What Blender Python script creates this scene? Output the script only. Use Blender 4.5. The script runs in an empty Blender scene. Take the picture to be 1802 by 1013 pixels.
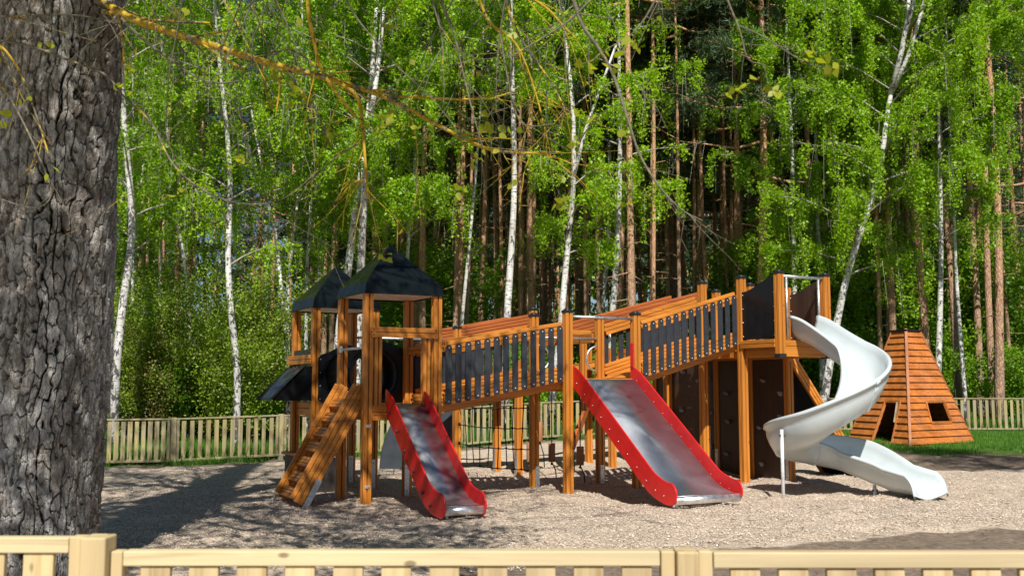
import bpy, bmesh, math, random
import numpy as np
from mathutils import Vector, Matrix

PI = math.pi
R = math.radians
scene = bpy.context.scene
col = scene.collection

# ------------------------------------------------------------------ camera
F, PITCH, EYE = 1808.0, math.atan(173.5/1808.0), 1.5
cam_d = bpy.data.cameras.new('camera')
cam = bpy.data.objects.new('camera', cam_d)
col.objects.link(cam)
cam.location = (0, 0, EYE)
cam.rotation_euler = (PI/2 + PITCH, 0, 0)
cam_d.sensor_width = 36.0
cam_d.lens = 36.0*F/1802.0
cam_d.clip_start = 0.05
cam_d.clip_end = 600
cam_d.dof.use_dof = True
cam_d.dof.focus_distance = 15.0
cam_d.dof.aperture_fstop = 4.5
scene.camera = cam

# ------------------------------------------------------------------ sky and sun
SUN_EL, SUN_AZ = R(50), R(174)          # azimuth clockwise from +Y
to_sun = Vector((math.sin(SUN_AZ)*math.cos(SUN_EL), math.cos(SUN_AZ)*math.cos(SUN_EL), math.sin(SUN_EL)))
w = bpy.data.worlds.new('World')
scene.world = w
w.use_nodes = True
wn = w.node_tree
bg = wn.nodes['Background']
sky = wn.nodes.new('ShaderNodeTexSky')
sky.sky_type = 'NISHITA'
sky.sun_disc = False
sky.sun_elevation = SUN_EL
sky.sun_rotation = SUN_AZ
sky.air_density = 1.0
sky.dust_density = 0.0
sky.ozone_density = 4.0
wn.links.new(sky.outputs[0], bg.inputs[0])
bg.inputs[1].default_value = 0.05
sun_d = bpy.data.lights.new('sun', 'SUN')
sun_d.energy = 5.0
sun_d.angle = R(0.53)
sun_d.color = (1.0, 0.955, 0.88)
sun = bpy.data.objects.new('sun', sun_d)
col.objects.link(sun)
sun.rotation_euler = (-to_sun).to_track_quat('-Z', 'Y').to_euler()
scene.view_settings.view_transform = 'Standard'
scene.view_settings.look = 'None'
scene.view_settings.gamma = 1
scene.view_settings.exposure = 0.36
scene.cycles.max_bounces = 8
scene.cycles.transparent_max_bounces = 8

# ------------------------------------------------------------------ helpers
def at(x, y, Y):
    """point seen at pixel (x, y) of the 1802 px photograph at the world depth Y"""
    cx = (x-901)/F; cy = (506.5-y)/F
    dx, dy, dz = cx, math.cos(PITCH)-cy*math.sin(PITCH), math.sin(PITCH)+cy*math.cos(PITCH)
    t = Y/dy
    return Vector((dx*t, Y, EYE+dz*t))

def _h(i, j, s):
    v = np.sin(i*127.1+j*311.7+s*74.7)*43758.5453
    return v-np.floor(v)

def vnoise(x, y, s=0.0):
    x = np.asarray(x, float); y = np.asarray(y, float)
    i = np.floor(x); j = np.floor(y); fx = x-i; fy = y-j
    fx = fx*fx*(3-2*fx); fy = fy*fy*(3-2*fy)
    a = _h(i, j, s); b = _h(i+1, j, s); c = _h(i, j+1, s); d = _h(i+1, j+1, s)
    return (a*(1-fx)+b*fx)*(1-fy)+(c*(1-fx)+d*fx)*fy

def sstep(a, b, x):
    t = np.clip((np.asarray(x, float)-a)/(b-a), 0, 1)
    return t*t*(3-2*t)

def tz(x, y):
    """height of the ground"""
    r = 0.30*sstep(16.5, 26, y)*sstep(-6, 3, x)
    near = 1-sstep(20, 26, y)
    n = (vnoise(np.asarray(x)*1.1, np.asarray(y)*1.1, 1)-.5)*0.035+(vnoise(np.asarray(x)*3.1, np.asarray(y)*3.1, 2)-.5)*0.060
    far = (vnoise(np.asarray(x)*.2, np.asarray(y)*.2, 5)-.5)*0.5*sstep(27, 40, y)
    return r+n*near+far

def tzf(x, y): return float(tz(np.array([x]), np.array([y]))[0])

def tag(o, label=None, cat=None, group=None, kind=None):
    if label: o['label'] = label
    if cat: o['category'] = cat
    if group: o['group'] = group
    if kind: o['kind'] = kind
    return o

def empty(name, loc=(0, 0, 0), rz=0, parent=None):
    o = bpy.data.objects.new(name, None)
    o.location = loc; o.rotation_euler = (0, 0, rz); o.empty_display_size = .2
    col.objects.link(o)
    if parent: o.parent = parent
    return o

def raw_mesh(name, co, faces_flat, counts, mat, smooth=False, attrs=None):
    me = bpy.data.meshes.new(name)
    n = len(co)
    me.vertices.add(n); me.vertices.foreach_set('co', np.asarray(co, np.float32).ravel())
    me.loops.add(len(faces_flat)); me.loops.foreach_set('vertex_index', np.asarray(faces_flat, np.int32))
    counts = np.asarray(counts, np.int32)
    me.polygons.add(len(counts))
    me.polygons.foreach_set('loop_start', np.concatenate([[0], np.cumsum(counts)[:-1]]).astype(np.int32))
    me.polygons.foreach_set('loop_total', counts)
    if smooth: me.polygons.foreach_set('use_smooth', np.ones(len(counts), bool))
    me.update(calc_edges=True)
    if attrs:
        for k, v in attrs.items():
            a = me.attributes.new(k, 'FLOAT', 'POINT'); a.data.foreach_set('value', np.asarray(v, np.float32))
    me.materials.append(mat)
    return me

def link(name, me, parent=None, loc=(0, 0, 0)):
    o = bpy.data.objects.new(name, me)
    col.objects.link(o); o.location = loc
    if parent: o.parent = parent
    return o

class MB:
    def __init__(s): s.v = []; s.f = []; s.sm = []
    def add(s, vs, fs, smooth=False):
        b = len(s.v); s.v += [tuple(p) for p in vs]
        s.f += [tuple(i+b for i in f) for f in fs]; s.sm += [smooth]*len(fs)
        return s
    def box(s, lo, hi, M=None):
        x0, y0, z0 = lo; x1, y1, z1 = hi
        vs = [Vector(p) for p in ((x0,y0,z0),(x1,y0,z0),(x1,y1,z0),(x0,y1,z0),(x0,y0,z1),(x1,y0,z1),(x1,y1,z1),(x0,y1,z1))]
        if M is not None: vs = [M @ p for p in vs]
        return s.add(vs, [(3,2,1,0),(4,5,6,7),(0,1,5,4),(1,2,6,5),(2,3,7,6),(3,0,4,7)])
    def bar(s, p, q, wd, th, up=(0, 0, 1)):
        """box from p to q; wd across (perpendicular to up), th along up"""
        p = Vector(p); q = Vector(q); d = (q-p); L = d.length; d.normalize()
        up = Vector(up); side = d.cross(up).normalized(); up2 = side.cross(d).normalized()
        M = Matrix((d, side, up2)).transposed().to_4x4(); M.translation = p
        return s.box((0, -wd/2, -th/2), (L, wd/2, th/2), M)
    def tube(s, pts, rad, n=10, closed_ends=True):
        pts = [Vector(p) for p in pts]
        rads = rad if hasattr(rad, '__len__') else [rad]*len(pts)
        rings = []; prev = None
        for i, p in enumerate(pts):
            t = (pts[min(i+1, len(pts)-1)]-pts[max(i-1, 0)]).normalized()
            if prev is None:
                a = Vector((0, 0, 1)) if abs(t.z) < .9 else Vector((1, 0, 0))
                x = t.cross(a).normalized()
            else:
                x = (prev-t*prev.dot(t)).normalized()
            prev = x; y = t.cross(x)
            rings.append([p+(x*math.cos(2*PI*k/n)+y*math.sin(2*PI*k/n))*rads[i] for k in range(n)])
        vs = [v for r in rings for v in r]; fs = []
        for i in range(len(rings)-1):
            for k in range(n):
                fs.append((i*n+k, i*n+(k+1) % n, (i+1)*n+(k+1) % n, (i+1)*n+k))
        s.add(vs, fs, True)
        if closed_ends:
            b = len(s.v)-len(vs)
            s.f.append(tuple(b+k for k in reversed(range(n)))); s.sm.append(False)
            s.f.append(tuple(b+(len(rings)-1)*n+k for k in range(n))); s.sm.append(False)
        return s
    def prism(s, outline, axis, a, b):
        """outline in the plane normal to axis ('x': (y,z), 'y': (x,z), 'z': (x,y)), from a to b"""
        def mk(p, t):
            if axis == 'x': return (t, p[0], p[1])
            if axis == 'y': return (p[0], t, p[1])
            return (p[0], p[1], t)
        n = len(outline)
        vs = [mk(p, a) for p in outline]+[mk(p, b) for p in outline]
        fs = [tuple(range(n)), tuple(reversed(range(n, 2*n)))]
        fs += [(i, n+i, n+(i+1) % n, (i+1) % n) for i in range(n)]
        return s.add(vs, fs)
    def ball(s, c, r, n=8, m=6, sc=(1, 1, 1)):
        vs = [(c[0], c[1], c[2]+r*sc[2])]
        for i in range(1, m):
            for k in range(n):
                a = PI*i/m; b = 2*PI*k/n
                vs.append((c[0]+r*sc[0]*math.sin(a)*math.cos(b), c[1]+r*sc[1]*math.sin(a)*math.sin(b), c[2]+r*sc[2]*math.cos(a)))
        vs.append((c[0], c[1], c[2]-r*sc[2])); fs = []
        for k in range(n): fs.append((0, 1+k, 1+(k+1) % n))
        for i in range(m-2):
            for k in range(n): fs.append((1+i*n+k, 1+(i+1)*n+k, 1+(i+1)*n+(k+1) % n, 1+i*n+(k+1) % n))
        e = len(vs)-1
        for k in range(n): fs.append((e, 1+(m-2)*n+(k+1) % n, 1+(m-2)*n+k))
        return s.add(vs, fs, True)
    def mesh(s, name, mat, fix=True):
        me = bpy.data.meshes.new(name)
        me.from_pydata(s.v, [], s.f)
        me.polygons.foreach_set('use_smooth', s.sm)
        if fix:
            bm = bmesh.new(); bm.from_mesh(me); bmesh.ops.recalc_face_normals(bm, faces=bm.faces); bm.to_mesh(me); bm.free()
        me.materials.append(mat); me.update()
        return me
    def build(s, name, mat, parent=None, bevel=0, loc=(0, 0, 0)):
        o = link(name, s.mesh(name, mat), parent, loc)
        if bevel:
            b = o.modifiers.new('bevel', 'BEVEL'); b.width = bevel; b.segments = 2; b.limit_method = 'ANGLE'; b.angle_limit = R(40)
        return o

_dotme = {}
def dots(name, mat, parent, items):
    """small round bolt or screw heads, each an object of its own; items: (centre, radius)"""
    for c, rad in items:
        k = (name, mat.name, round(rad, 4))
        if k not in _dotme: _dotme[k] = MB().ball((0, 0, 0), rad, 8, 5).mesh(name, mat)
        link(name, _dotme[k], parent, c)

# ------------------------------------------------------------------ materials
def new_mat(name):
    m = bpy.data.materials.new(name); m.use_nodes = True
    nt = m.node_tree; p = nt.nodes['Principled BSDF']
    return m, nt, p
def N(nt, t, **kw):
    n = nt.nodes.new(t)
    for k, v in kw.items():
        if k in n.inputs.keys(): n.inputs[k].default_value = v
        else: setattr(n, k, v)
    return n
def L(nt, a, b): nt.links.new(a, b)
def ramp(nt, fac, stops, interp='LINEAR'):
    r = nt.nodes.new('ShaderNodeValToRGB'); r.color_ramp.interpolation = interp
    e = r.color_ramp.elements
    while len(e) < len(stops): e.new(0.5)
    for i, (p, c) in enumerate(stops): e[i].position = p; e[i].color = (*c, 1) if len(c) == 3 else c
    L(nt, fac, r.inputs[0]); return r
def coords(nt, scale=(1, 1, 1), kind='Object'):
    tc = nt.nodes.new('ShaderNodeTexCoord'); mp = nt.nodes.new('ShaderNodeMapping')
    mp.inputs['Scale'].default_value = scale; L(nt, tc.outputs[kind], mp.inputs[0]); return mp.outputs[0]
def noise(nt, vec, scale, detail=4, rough=.55, dist=0):
    n = nt.nodes.new('ShaderNodeTexNoise'); n.inputs['Scale'].default_value = scale
    n.inputs['Detail'].default_value = detail; n.inputs['Roughness'].default_value = rough; n.inputs['Distortion'].default_value = dist
    L(nt, vec, n.inputs['Vector']); return n
def mixc(nt, fac, a, b, mode='MIX'):
    m = nt.nodes.new('ShaderNodeMix'); m.data_type = 'RGBA'; m.blend_type = mode
    for s, v in ((m.inputs[0], fac), (m.inputs[6], a), (m.inputs[7], b)):
        if hasattr(v, 'is_output'): L(nt, v, s)
        elif isinstance(v, (int, float)): s.default_value = v
        else: s.default_value = (*v, 1)
    return m.outputs[2]
def math_n(nt, op, a, b=None):
    m = nt.nodes.new('ShaderNodeMath'); m.operation = op
    for i, v in enumerate((a, b)):
        if v is None: continue
        if hasattr(v, 'is_output'): L(nt, v, m.inputs[i])
        else: m.inputs[i].default_value = v
    return m.outputs[0]
def bump(nt, p, h, strength=.3, dist=.01):
    b = nt.nodes.new('ShaderNodeBump'); b.inputs['Strength'].default_value = strength; b.inputs['Distance'].default_value = dist
    L(nt, h, b.inputs['Height']); L(nt, b.outputs[0], p.inputs['Normal']); return b

def wood(name, light, dark, axis, rough=.5, board=0.0, coat=.15, weather=0.0):
    """grain runs along axis (0,1,2)"""
    m, nt, p = new_mat(name)
    sc = [26, 26, 26]; sc[axis] = 1.1
    v = coords(nt, tuple(sc))
    n1 = noise(nt, v, 1.0, 6, .65, .6)
    v2 = coords(nt, (1, 1, 1)); n2 = noise(nt, v2, 2.3, 3)
    sc3 = [5, 5, 5]; sc3[axis] = .35
    n3 = noise(nt, coords(nt, tuple(sc3)), 1.0, 2)
    c = ramp(nt, n1.outputs[0], [(.3, dark), (.48, light), (.75, tuple(min(1, x*1.18) for x in light))])
    r2 = ramp(nt, n3.outputs[0], [(.32, (.66, .6, .55)), (.66, (1.12, 1.08, 1.0))])
    cc = mixc(nt, .8, c.outputs[0], r2.outputs[0], 'MULTIPLY')
    # knots
    k = [7, 7, 7]; k[axis] = 3.6
    vo = nt.nodes.new('ShaderNodeTexVoronoi'); vo.inputs['Scale'].default_value = 1.0
    L(nt, coords(nt, tuple(k)), vo.inputs['Vector'])
    kr = ramp(nt, vo.outputs[0], [(.05, (1, 1, 1)), (.09, (0, 0, 0))])
    cc = mixc(nt, math_n(nt, 'MULTIPLY', kr.outputs[0], .75), cc, tuple(x*.3 for x in dark))
    if weather:
        wr = ramp(nt, n2.outputs[0], [(.42, (0, 0, 0)), (.7, (1, 1, 1))])
        cc = mixc(nt, math_n(nt, 'MULTIPLY', wr.outputs[0], weather), cc, (.30, .28, .23))
    L(nt, cc, p.inputs['Base Color'])
    p.inputs['Roughness'].default_value = rough
    p.inputs['Specular IOR Level'].default_value = .35
    p.inputs['Coat Weight'].default_value = coat; p.inputs['Coat Roughness'].default_value = .35
    bump(nt, p, n1.outputs[0], .25, .004)
    return m
OL, OD = (.60, .232, .034), (.35, .108, .015)
W = [wood('stained_wood_u', OL, OD, 0), wood('stained_wood_v', OL, OD, 1), wood('stained_wood_z', OL, OD, 2)]
WR = [wood('red_wood_u', (.40, .115, .028), (.22, .05, .014), 0), wood('red_wood_v', (.40, .115, .028), (.22, .05, .014), 1)]
PINEW = [wood('pine_board_x', (.64, .545, .34), (.48, .37, .20), 0, .65, coat=0), None, wood('pine_board_z', (.60, .49, .28), (.43, .32, .15), 2, .65, coat=0)]
FAR = [wood('weathered_board_x', (.34, .30, .165), (.20, .165, .09), 0, .8, coat=0, weather=.5), None, wood('weathered_board_z', (.39, .34, .165), (.20, .165, .09), 2, .8, coat=0, weather=.6)]
HUTW = wood('hut_cladding', (.50, .165, .030), (.26, .070, .014), 0, .6, weather=.12)

def simple(name, colr, rough=.5, metal=0, spec=.5, nscale=8, var=.25, bmp=.1, coat=0):
    m, nt, p = new_mat(name)
    n = noise(nt, coords(nt), nscale, 5)
    c = ramp(nt, n.outputs[0], [(.3, tuple(x*(1-var) for x in colr)), (.7, tuple(min(1, x*(1+var)) for x in colr))])
    L(nt, c.outputs[0], p.inputs['Base Color'])
    rr = ramp(nt, n.outputs[0], [(.3, (rough*.8,)*3), (.7, (min(1, rough*1.2),)*3)])
    L(nt, rr.outputs[0], p.inputs['Roughness'])
    p.inputs['Metallic'].default_value = metal; p.inputs['Specular IOR Level'].default_value = spec
    p.inputs['Coat Weight'].default_value = coat
    n2 = noise(nt, coords(nt), nscale*12, 3)
    if bmp: bump(nt, p, n2.outputs[0], bmp, .003)
    return m
M_BLACK = simple('black_plastic_board', (.010, .011, .013), .34, spec=.3)
M_SLAT = simple('dark_grey_board', (.030, .034, .042), .5, spec=.4)
M_ROOF = simple('dark_roof_plastic', (.006, .009, .010), .28, spec=.16, nscale=3, bmp=0, var=.03)
M_CEIL = simple('pale_roof_underside', (.72, .66, .60), .7)
M_CAP = simple('black_post_cap', (.015, .016, .018), .35)
M_GALV = simple('galvanised_steel', (.55, .58, .60), .42, .85, nscale=30)
M_RED = simple('red_board', (.62, .012, .012), .36, spec=.5, nscale=5, var=.12, bmp=.04, coat=.1)
M_REDEDGE = M_RED
M_SCREW = simple('screw', (.7, .7, .7), .35, .7)
M_BOLT = simple('dark_bolt', (.05, .05, .055), .4)
M_BROWN = wood('brown_film_plywood', (.055, .032, .022), (.035, .020, .014), 2, .5, coat=.2)
M_HOLD = simple('grey_climbing_hold', (.20, .20, .195), .6, nscale=40)
M_ROPE = simple('black_rope', (.012, .012, .013), .8, nscale=60)
M_GREY = simple('grey_rubber', (.032, .040, .050), .7, nscale=6)
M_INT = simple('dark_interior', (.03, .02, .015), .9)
M_ALU = simple('brushed_roller', (.72, .72, .72), .42, .9, nscale=14)
M_LOG = wood('log_wood', (.42, .20, .10), (.28, .12, .06), 2, .7, coat=0)

def steel_mat():
    m, nt, p = new_mat('scratched_stainless')
    v = coords(nt, (1, 1, 1))
    n = noise(nt, v, 2.2, 5, .6, .8)
    c = ramp(nt, n.outputs[0], [(.3, (.35, .38, .42)), (.7, (.44, .46, .49))])
    # fine scratches
    s = noise(nt, coords(nt, (9, 2, 2)), 3.0, 8, .75, 3.5)
    sr = ramp(nt, s.outputs[0], [(.485, (0, 0, 0)), (.5, (1, 1, 1)), (.515, (0, 0, 0))])
    blot = noise(nt, v, 1.3, 2); br = ramp(nt, blot.outputs[0], [(.48, (0, 0, 0)), (.62, (1, 1, 1))])
    fac = math_n(nt, 'MULTIPLY', math_n(nt, 'MULTIPLY', sr.outputs[0], br.outputs[0]), .6)
    cc = mixc(nt, fac, c.outputs[0], (.9, .9, .9))
    L(nt, cc, p.inputs['Base Color'])
    p.inputs['Metallic'].default_value = .92
    rr = ramp(nt, n.outputs[0], [(.3, (.34,)*3), (.7, (.42,)*3)]); L(nt, rr.outputs[0], p.inputs['Roughness'])
    p.inputs['Anisotropic'].default_value = .4
    return m
M_STEEL = steel_mat()

def white_mat():
    m, nt, p = new_mat('pale_glassfibre')
    n = noise(nt, coords(nt), 2.5, 5)
    c = ramp(nt, n.outputs[0], [(.3, (.50, .56, .575)), (.7, (.58, .64, .65))])
    L(nt, c.outputs[0], p.inputs['Base Color']); p.inputs['Roughness'].default_value = .3
    p.inputs['Coat Weight'].default_value = .25; p.inputs['Coat Roughness'].default_value = .15
    n2 = noise(nt, coords(nt), 45, 4, .7); bump(nt, p, n2.outputs[0], .10, .006)
    return m
M_WHITE = white_mat()

def leaf_mat(name, c1, c2, trans=.45, yellow=None, rough=.5):
    m, nt, p = new_mat(name)
    nt.nodes.remove(p)
    out = nt.nodes['Material Output']
    n = noise(nt, coords(nt), 1.6, 3)
    n2 = noise(nt, coords(nt), 23, 1)
    oi = nt.nodes.new('ShaderNodeObjectInfo')
    s = math_n(nt, 'ADD', math_n(nt, 'MULTIPLY', n.outputs[0], .5), math_n(nt, 'MULTIPLY', n2.outputs[0], .5))
    s = math_n(nt, 'ADD', s, math_n(nt, 'MULTIPLY', math_n(nt, 'SUBTRACT', oi.outputs['Random'], .5), .22))
    c = ramp(nt, s, [(.30, c1), (.68, c2)])
    d = nt.nodes.new('ShaderNodeBsdfDiffuse'); t = nt.nodes.new('ShaderNodeBsdfTranslucent'); g = nt.nodes.new('ShaderNodeBsdfGlossy')
    g.inputs['Roughness'].default_value = rough; g.inputs['Color'].default_value = (.9, .95, .9, 1)
    L(nt, c.outputs[0], d.inputs[0])
    tc = mixc(nt, 1.0, c.outputs[0], (1.2, 1.25, .4), 'MULTIPLY'); L(nt, tc, t.inputs[0])
    mx = nt.nodes.new('ShaderNodeMixShader'); mx.inputs[0].default_value = trans
    L(nt, d.outputs[0], mx.inputs[1]); L(nt, t.outputs[0], mx.inputs[2])
    m2 = nt.nodes.new('ShaderNodeMixShader'); m2.inputs[0].default_value = .025
    L(nt, mx.outputs[0], m2.inputs[1]); L(nt, g.outputs[0], m2.inputs[2]); L(nt, m2.outputs[0], out.inputs[0])
    return m
LEAF_BIRCH = leaf_mat('birch_leaves', (.16, .31, .007), (.39, .60, .014), .5)
LEAF_GREEN = leaf_mat('green_leaves', (.10, .22, .007), (.28, .48, .014), .5)
LEAF_OLIVE = leaf_mat('olive_leaves', (.12, .20, .014), (.30, .42, .03))
LEAF_RUST = leaf_mat('rusty_leaves', (.14, .11, .03), (.26, .22, .06))
LEAF_PINE = leaf_mat('pine_needles', (.055, .10, .048), (.13, .20, .09), .2)
LEAF_YELLOW = leaf_mat('young_poplar_leaves', (.30, .34, .02), (.42, .46, .03), .55)
GRASS_M = leaf_mat('grass_blades', (.055, .15, .015), (.13, .30, .03), .35)
GRASS_DRY = leaf_mat('forest_floor_blades', (.06, .13, .02), (.17, .24, .05), .3)

def birch_bark():
    m, nt, p = new_mat('birch_bark')
    n = noise(nt, coords(nt, (5, 5, 34)), 1.0, 4, .6, .3)
    n1 = noise(nt, coords(nt, (1.6, 1.6, .9)), 1.6, 3)
    patches = noise(nt, coords(nt, (9, 9, 5)), 1.0, 5, .7, .5)
    base = ramp(nt, n1.outputs[0], [(.3, (.42, .40, .36)), (.7, (.74, .73, .70))])
    lines = ramp(nt, n.outputs[0], [(.56, (0, 0, 0)), (.62, (1, 1, 1))])
    geo = nt.nodes.new('ShaderNodeTexCoord'); sep = nt.nodes.new('ShaderNodeSeparateXYZ'); L(nt, geo.outputs['Object'], sep.inputs[0])
    lo = nt.nodes.new('ShaderNodeMapRange'); L(nt, sep.outputs[2], lo.inputs[0])
    lo.inputs[1].default_value = 0; lo.inputs[2].default_value = 3.5; lo.inputs[3].default_value = .13; lo.inputs[4].default_value = 0
    pr = math_n(nt, 'ADD', patches.outputs[0], lo.outputs[0])
    pm = ramp(nt, pr, [(.565, (0, 0, 0)), (.60, (1, 1, 1))])
    fac = math_n(nt, 'MAXIMUM', lines.outputs[0], pm.outputs[0])
    cc = mixc(nt, math_n(nt, 'MULTIPLY', fac, .92), base.outputs[0], (.035, .03, .027))
    L(nt, cc, p.inputs['Base Color']); p.inputs['Roughness'].default_value = .75
    bump(nt, p, patches.outputs[0], .5, .02)
    return m
M_BIRCH = birch_bark()

def pine_bark():
    m, nt, p = new_mat('pine_bark')
    vo = nt.nodes.new('ShaderNodeTexVoronoi'); vo.feature = 'DISTANCE_TO_EDGE'; vo.inputs['Scale'].default_value = 1
    v = coords(nt, (16, 16, 6)); L(nt, v, vo.inputs['Vector'])
    oi = nt.nodes.new('ShaderNodeObjectInfo')
    tcn = nt.nodes.new('ShaderNodeTexCoord'); sep = nt.nodes.new('ShaderNodeSeparateXYZ'); L(nt, tcn.outputs['Object'], sep.inputs[0])
    n = noise(nt, coords(nt, (3, 3, .6)), 1.5, 4)
    hz = math_n(nt, 'ADD', sep.outputs[2], math_n(nt, 'MULTIPLY', n.outputs[0], 6.0))
    hz = math_n(nt, 'SUBTRACT', hz, math_n(nt, 'MULTIPLY', oi.outputs['Random'], 5.0))
    mr = nt.nodes.new('ShaderNodeMapRange'); L(nt, hz, mr.inputs[0]); mr.inputs[1].default_value = 0; mr.inputs[2].default_value = 9
    c = ramp(nt, mr.outputs[0], [(0, (.34, .25, .19)), (.35, (.49, .31, .20)), (1, (.66, .38, .215))])
    e = ramp(nt, vo.outputs[0], [(0.0, (.25, .22, .2)), (.10, (1, 1, 1))])
    n4 = noise(nt, coords(nt, (9, 9, 4)), 1.0, 5); r4 = ramp(nt, n4.outputs[0], [(.3, (.6, .58, .56)), (.7, (1.25, 1.2, 1.15))])
    cc = mixc(nt, .8, mixc(nt, .9, c.outputs[0], e.outputs[0], 'MULTIPLY'), r4.outputs[0], 'MULTIPLY')
    L(nt, cc, p.inputs['Base Color']); p.inputs['Roughness'].default_value = .9
    bump(nt, p, vo.outputs[0], .8, .03)
    return m
M_PINE = pine_bark()
M_DARKBARK = simple('dark_bark', (.06, .05, .042), .9, nscale=14, var=.5, bmp=.6)
M_BLIMB = simple('grey_birch_limb', (.30, .27, .235), .85, nscale=20, var=.35)
M_TWIG = simple('brown_twig', (.10, .08, .055), .85, nscale=20, var=.3)

def lichen_mat():
    m, nt, p = new_mat('lichen_covered_bark')
    n = noise(nt, coords(nt), 5.0, 4, .65); n2 = noise(nt, coords(nt), 40, 4, .7)
    oi = nt.nodes.new('ShaderNodeObjectInfo')
    a = nt.nodes.new('ShaderNodeAttribute'); a.attribute_name = 'lichen'
    k = math_n(nt, 'ADD', math_n(nt, 'MULTIPLY', n.outputs[0], .75), math_n(nt, 'MULTIPLY', n2.outputs[0], .35))
    k = math_n(nt, 'ADD', k, math_n(nt, 'MULTIPLY', a.outputs['Fac'], .36))
    f = ramp(nt, k, [(.70, (0, 0, 0)), (.76, (1, 1, 1))])
    bark = ramp(nt, n2.outputs[0], [(.3, (.075, .065, .045)), (.7, (.23, .21, .14))])
    yel = ramp(nt, n2.outputs[0], [(.3, (.34, .21, .012)), (.7, (.60, .40, .025))])
    L(nt, mixc(nt, f.outputs[0], bark.outputs[0], yel.outputs[0]), p.inputs['Base Color'])
    p.inputs['Roughness'].default_value = .9; bump(nt, p, n2.outputs[0], .6, .006)
    return m
M_LICHEN = lichen_mat()

def big_bark():
    m, nt, p = new_mat('furrowed_bark')
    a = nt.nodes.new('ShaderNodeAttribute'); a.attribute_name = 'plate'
    b = nt.nodes.new('ShaderNodeAttribute'); b.attribute_name = 'tone'
    n = noise(nt, coords(nt, (14, 14, 7)), 1, 6, .7); n2 = noise(nt, coords(nt, (60, 60, 25)), 1, 5, .7)
    n3 = noise(nt, coords(nt, (2, 2, 1.2)), 1.4, 3)
    s = math_n(nt, 'ADD', math_n(nt, 'MULTIPLY', b.outputs['Fac'], .4), math_n(nt, 'MULTIPLY', n.outputs[0], .6))
    c = ramp(nt, s, [(.30, (.09, .068, .054)), (.45, (.23, .21, .19)), (.60, (.52, .52, .515))])
    c2 = ramp(nt, n3.outputs[0], [(.35, (.92, .83, .75)), (.65, (1, 1, 1))])
    cc = mixc(nt, .8, c.outputs[0], c2.outputs[0], 'MULTIPLY')
    fr = ramp(nt, a.outputs['Fac'], [(.08, (.12, .09, .07)), (.6, (1, 1, 1))])  # crevice dirt plus occlusion shade painted into the colour, darkest deep in the furrows
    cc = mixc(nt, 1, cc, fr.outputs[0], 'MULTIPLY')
    lr = ramp(nt, noise(nt, coords(nt), 9, 5, .7).outputs[0], [(.66, (0, 0, 0)), (.72, (1, 1, 1))])
    cc = mixc(nt, math_n(nt, 'MULTIPLY', lr.outputs[0], .35), cc, (.40, .28, .03))
    L(nt, cc, p.inputs['Base Color']); p.inputs['Roughness'].default_value = .9
    vb = nt.nodes.new('ShaderNodeTexVoronoi'); vb.feature = 'DISTANCE_TO_EDGE'; vb.inputs['Scale'].default_value = 1; L(nt, coords(nt, (42, 42, 20)), vb.inputs['Vector'])
    vr = ramp(nt, vb.outputs[0], [(0, (0, 0, 0)), (.12, (1, 1, 1))])
    h = math_n(nt, 'ADD', math_n(nt, 'ADD', n2.outputs[0], n.outputs[0]), math_n(nt, 'MULTIPLY', vr.outputs[0], .35)); bump(nt, p, h, 1.0, .022)
    return m
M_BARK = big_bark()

def ground_mat():
    m, nt, p = new_mat('wood_chip_gravel_soil_and_grass')
    v = coords(nt)
    vo = nt.nodes.new('ShaderNodeTexVoronoi'); vo.inputs['Scale'].default_value = 78; L(nt, coords(nt, (1, .8, 1)), vo.inputs['Vector'])
    vo2 = nt.nodes.new('ShaderNodeTexVoronoi'); vo2.inputs['Scale'].default_value = 95; L(nt, v, vo2.inputs['Vector'])
    sepc = nt.nodes.new('ShaderNodeSeparateColor'); L(nt, vo.outputs['Color'], sepc.inputs[0])
    chip = ramp(nt, sepc.outputs[0], [(0, (.30, .235, .175)), (.2, (.50, .415, .33)), (.6, (.62, .525, .425)), (1, (.80, .71, .60))])
    sh = ramp(nt, vo2.outputs[0], [(.2, (1, 1, 1)), (.75, (.72, .69, .66))])
    big = noise(nt, v, 1.3, 4); bigr = ramp(nt, big.outputs[0], [(.3, (.82, .80, .78)), (.7, (1.08, 1.06, 1.03))])
    g = mixc(nt, 1, mixc(nt, 1, chip.outputs[0], sh.outputs[0], 'MULTIPLY'), bigr.outputs[0], 'MULTIPLY')
    sn = noise(nt, v, 14, 6, .7); soil = ramp(nt, sn.outputs[0], [(.3, (.105, .078, .055)), (.7, (.27, .21, .16))])
    gn = noise(nt, v, 6, 6, .7); grs = ramp(nt, gn.outputs[0], [(.3, (.035, .065, .012)), (.55, (.06, .12, .018)), (.75, (.13, .12, .045))])
    a = nt.nodes.new('ShaderNodeAttribute'); a.attribute_name = 'soil'
    b = nt.nodes.new('ShaderNodeAttribute'); b.attribute_name = 'grass'
    e = noise(nt, v, 5, 5, .7)
    def mask(att):
        k = math_n(nt, 'ADD', att.outputs['Fac'], math_n(nt, 'MULTIPLY', math_n(nt, 'SUBTRACT', e.outputs[0], .5), .55))
        return ramp(nt, k, [(.45, (0, 0, 0)), (.6, (1, 1, 1))]).outputs[0]
    c = mixc(nt, mask(a), g, soil.outputs[0]); c = mixc(nt, mask(b), c, grs.outputs[0])
    L(nt, c, p.inputs['Base Color']); p.inputs['Roughness'].default_value = .95; p.inputs['Specular IOR Level'].default_value = .15
    h = math_n(nt, 'ADD', math_n(nt, 'MULTIPLY', sepc.outputs[1], .6), math_n(nt, 'MULTIPLY', noise(nt, v, 18, 5, .7).outputs[0], 1.2))
    bump(nt, p, h, .8, .014)
    return m
M_GROUND = ground_mat()

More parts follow.
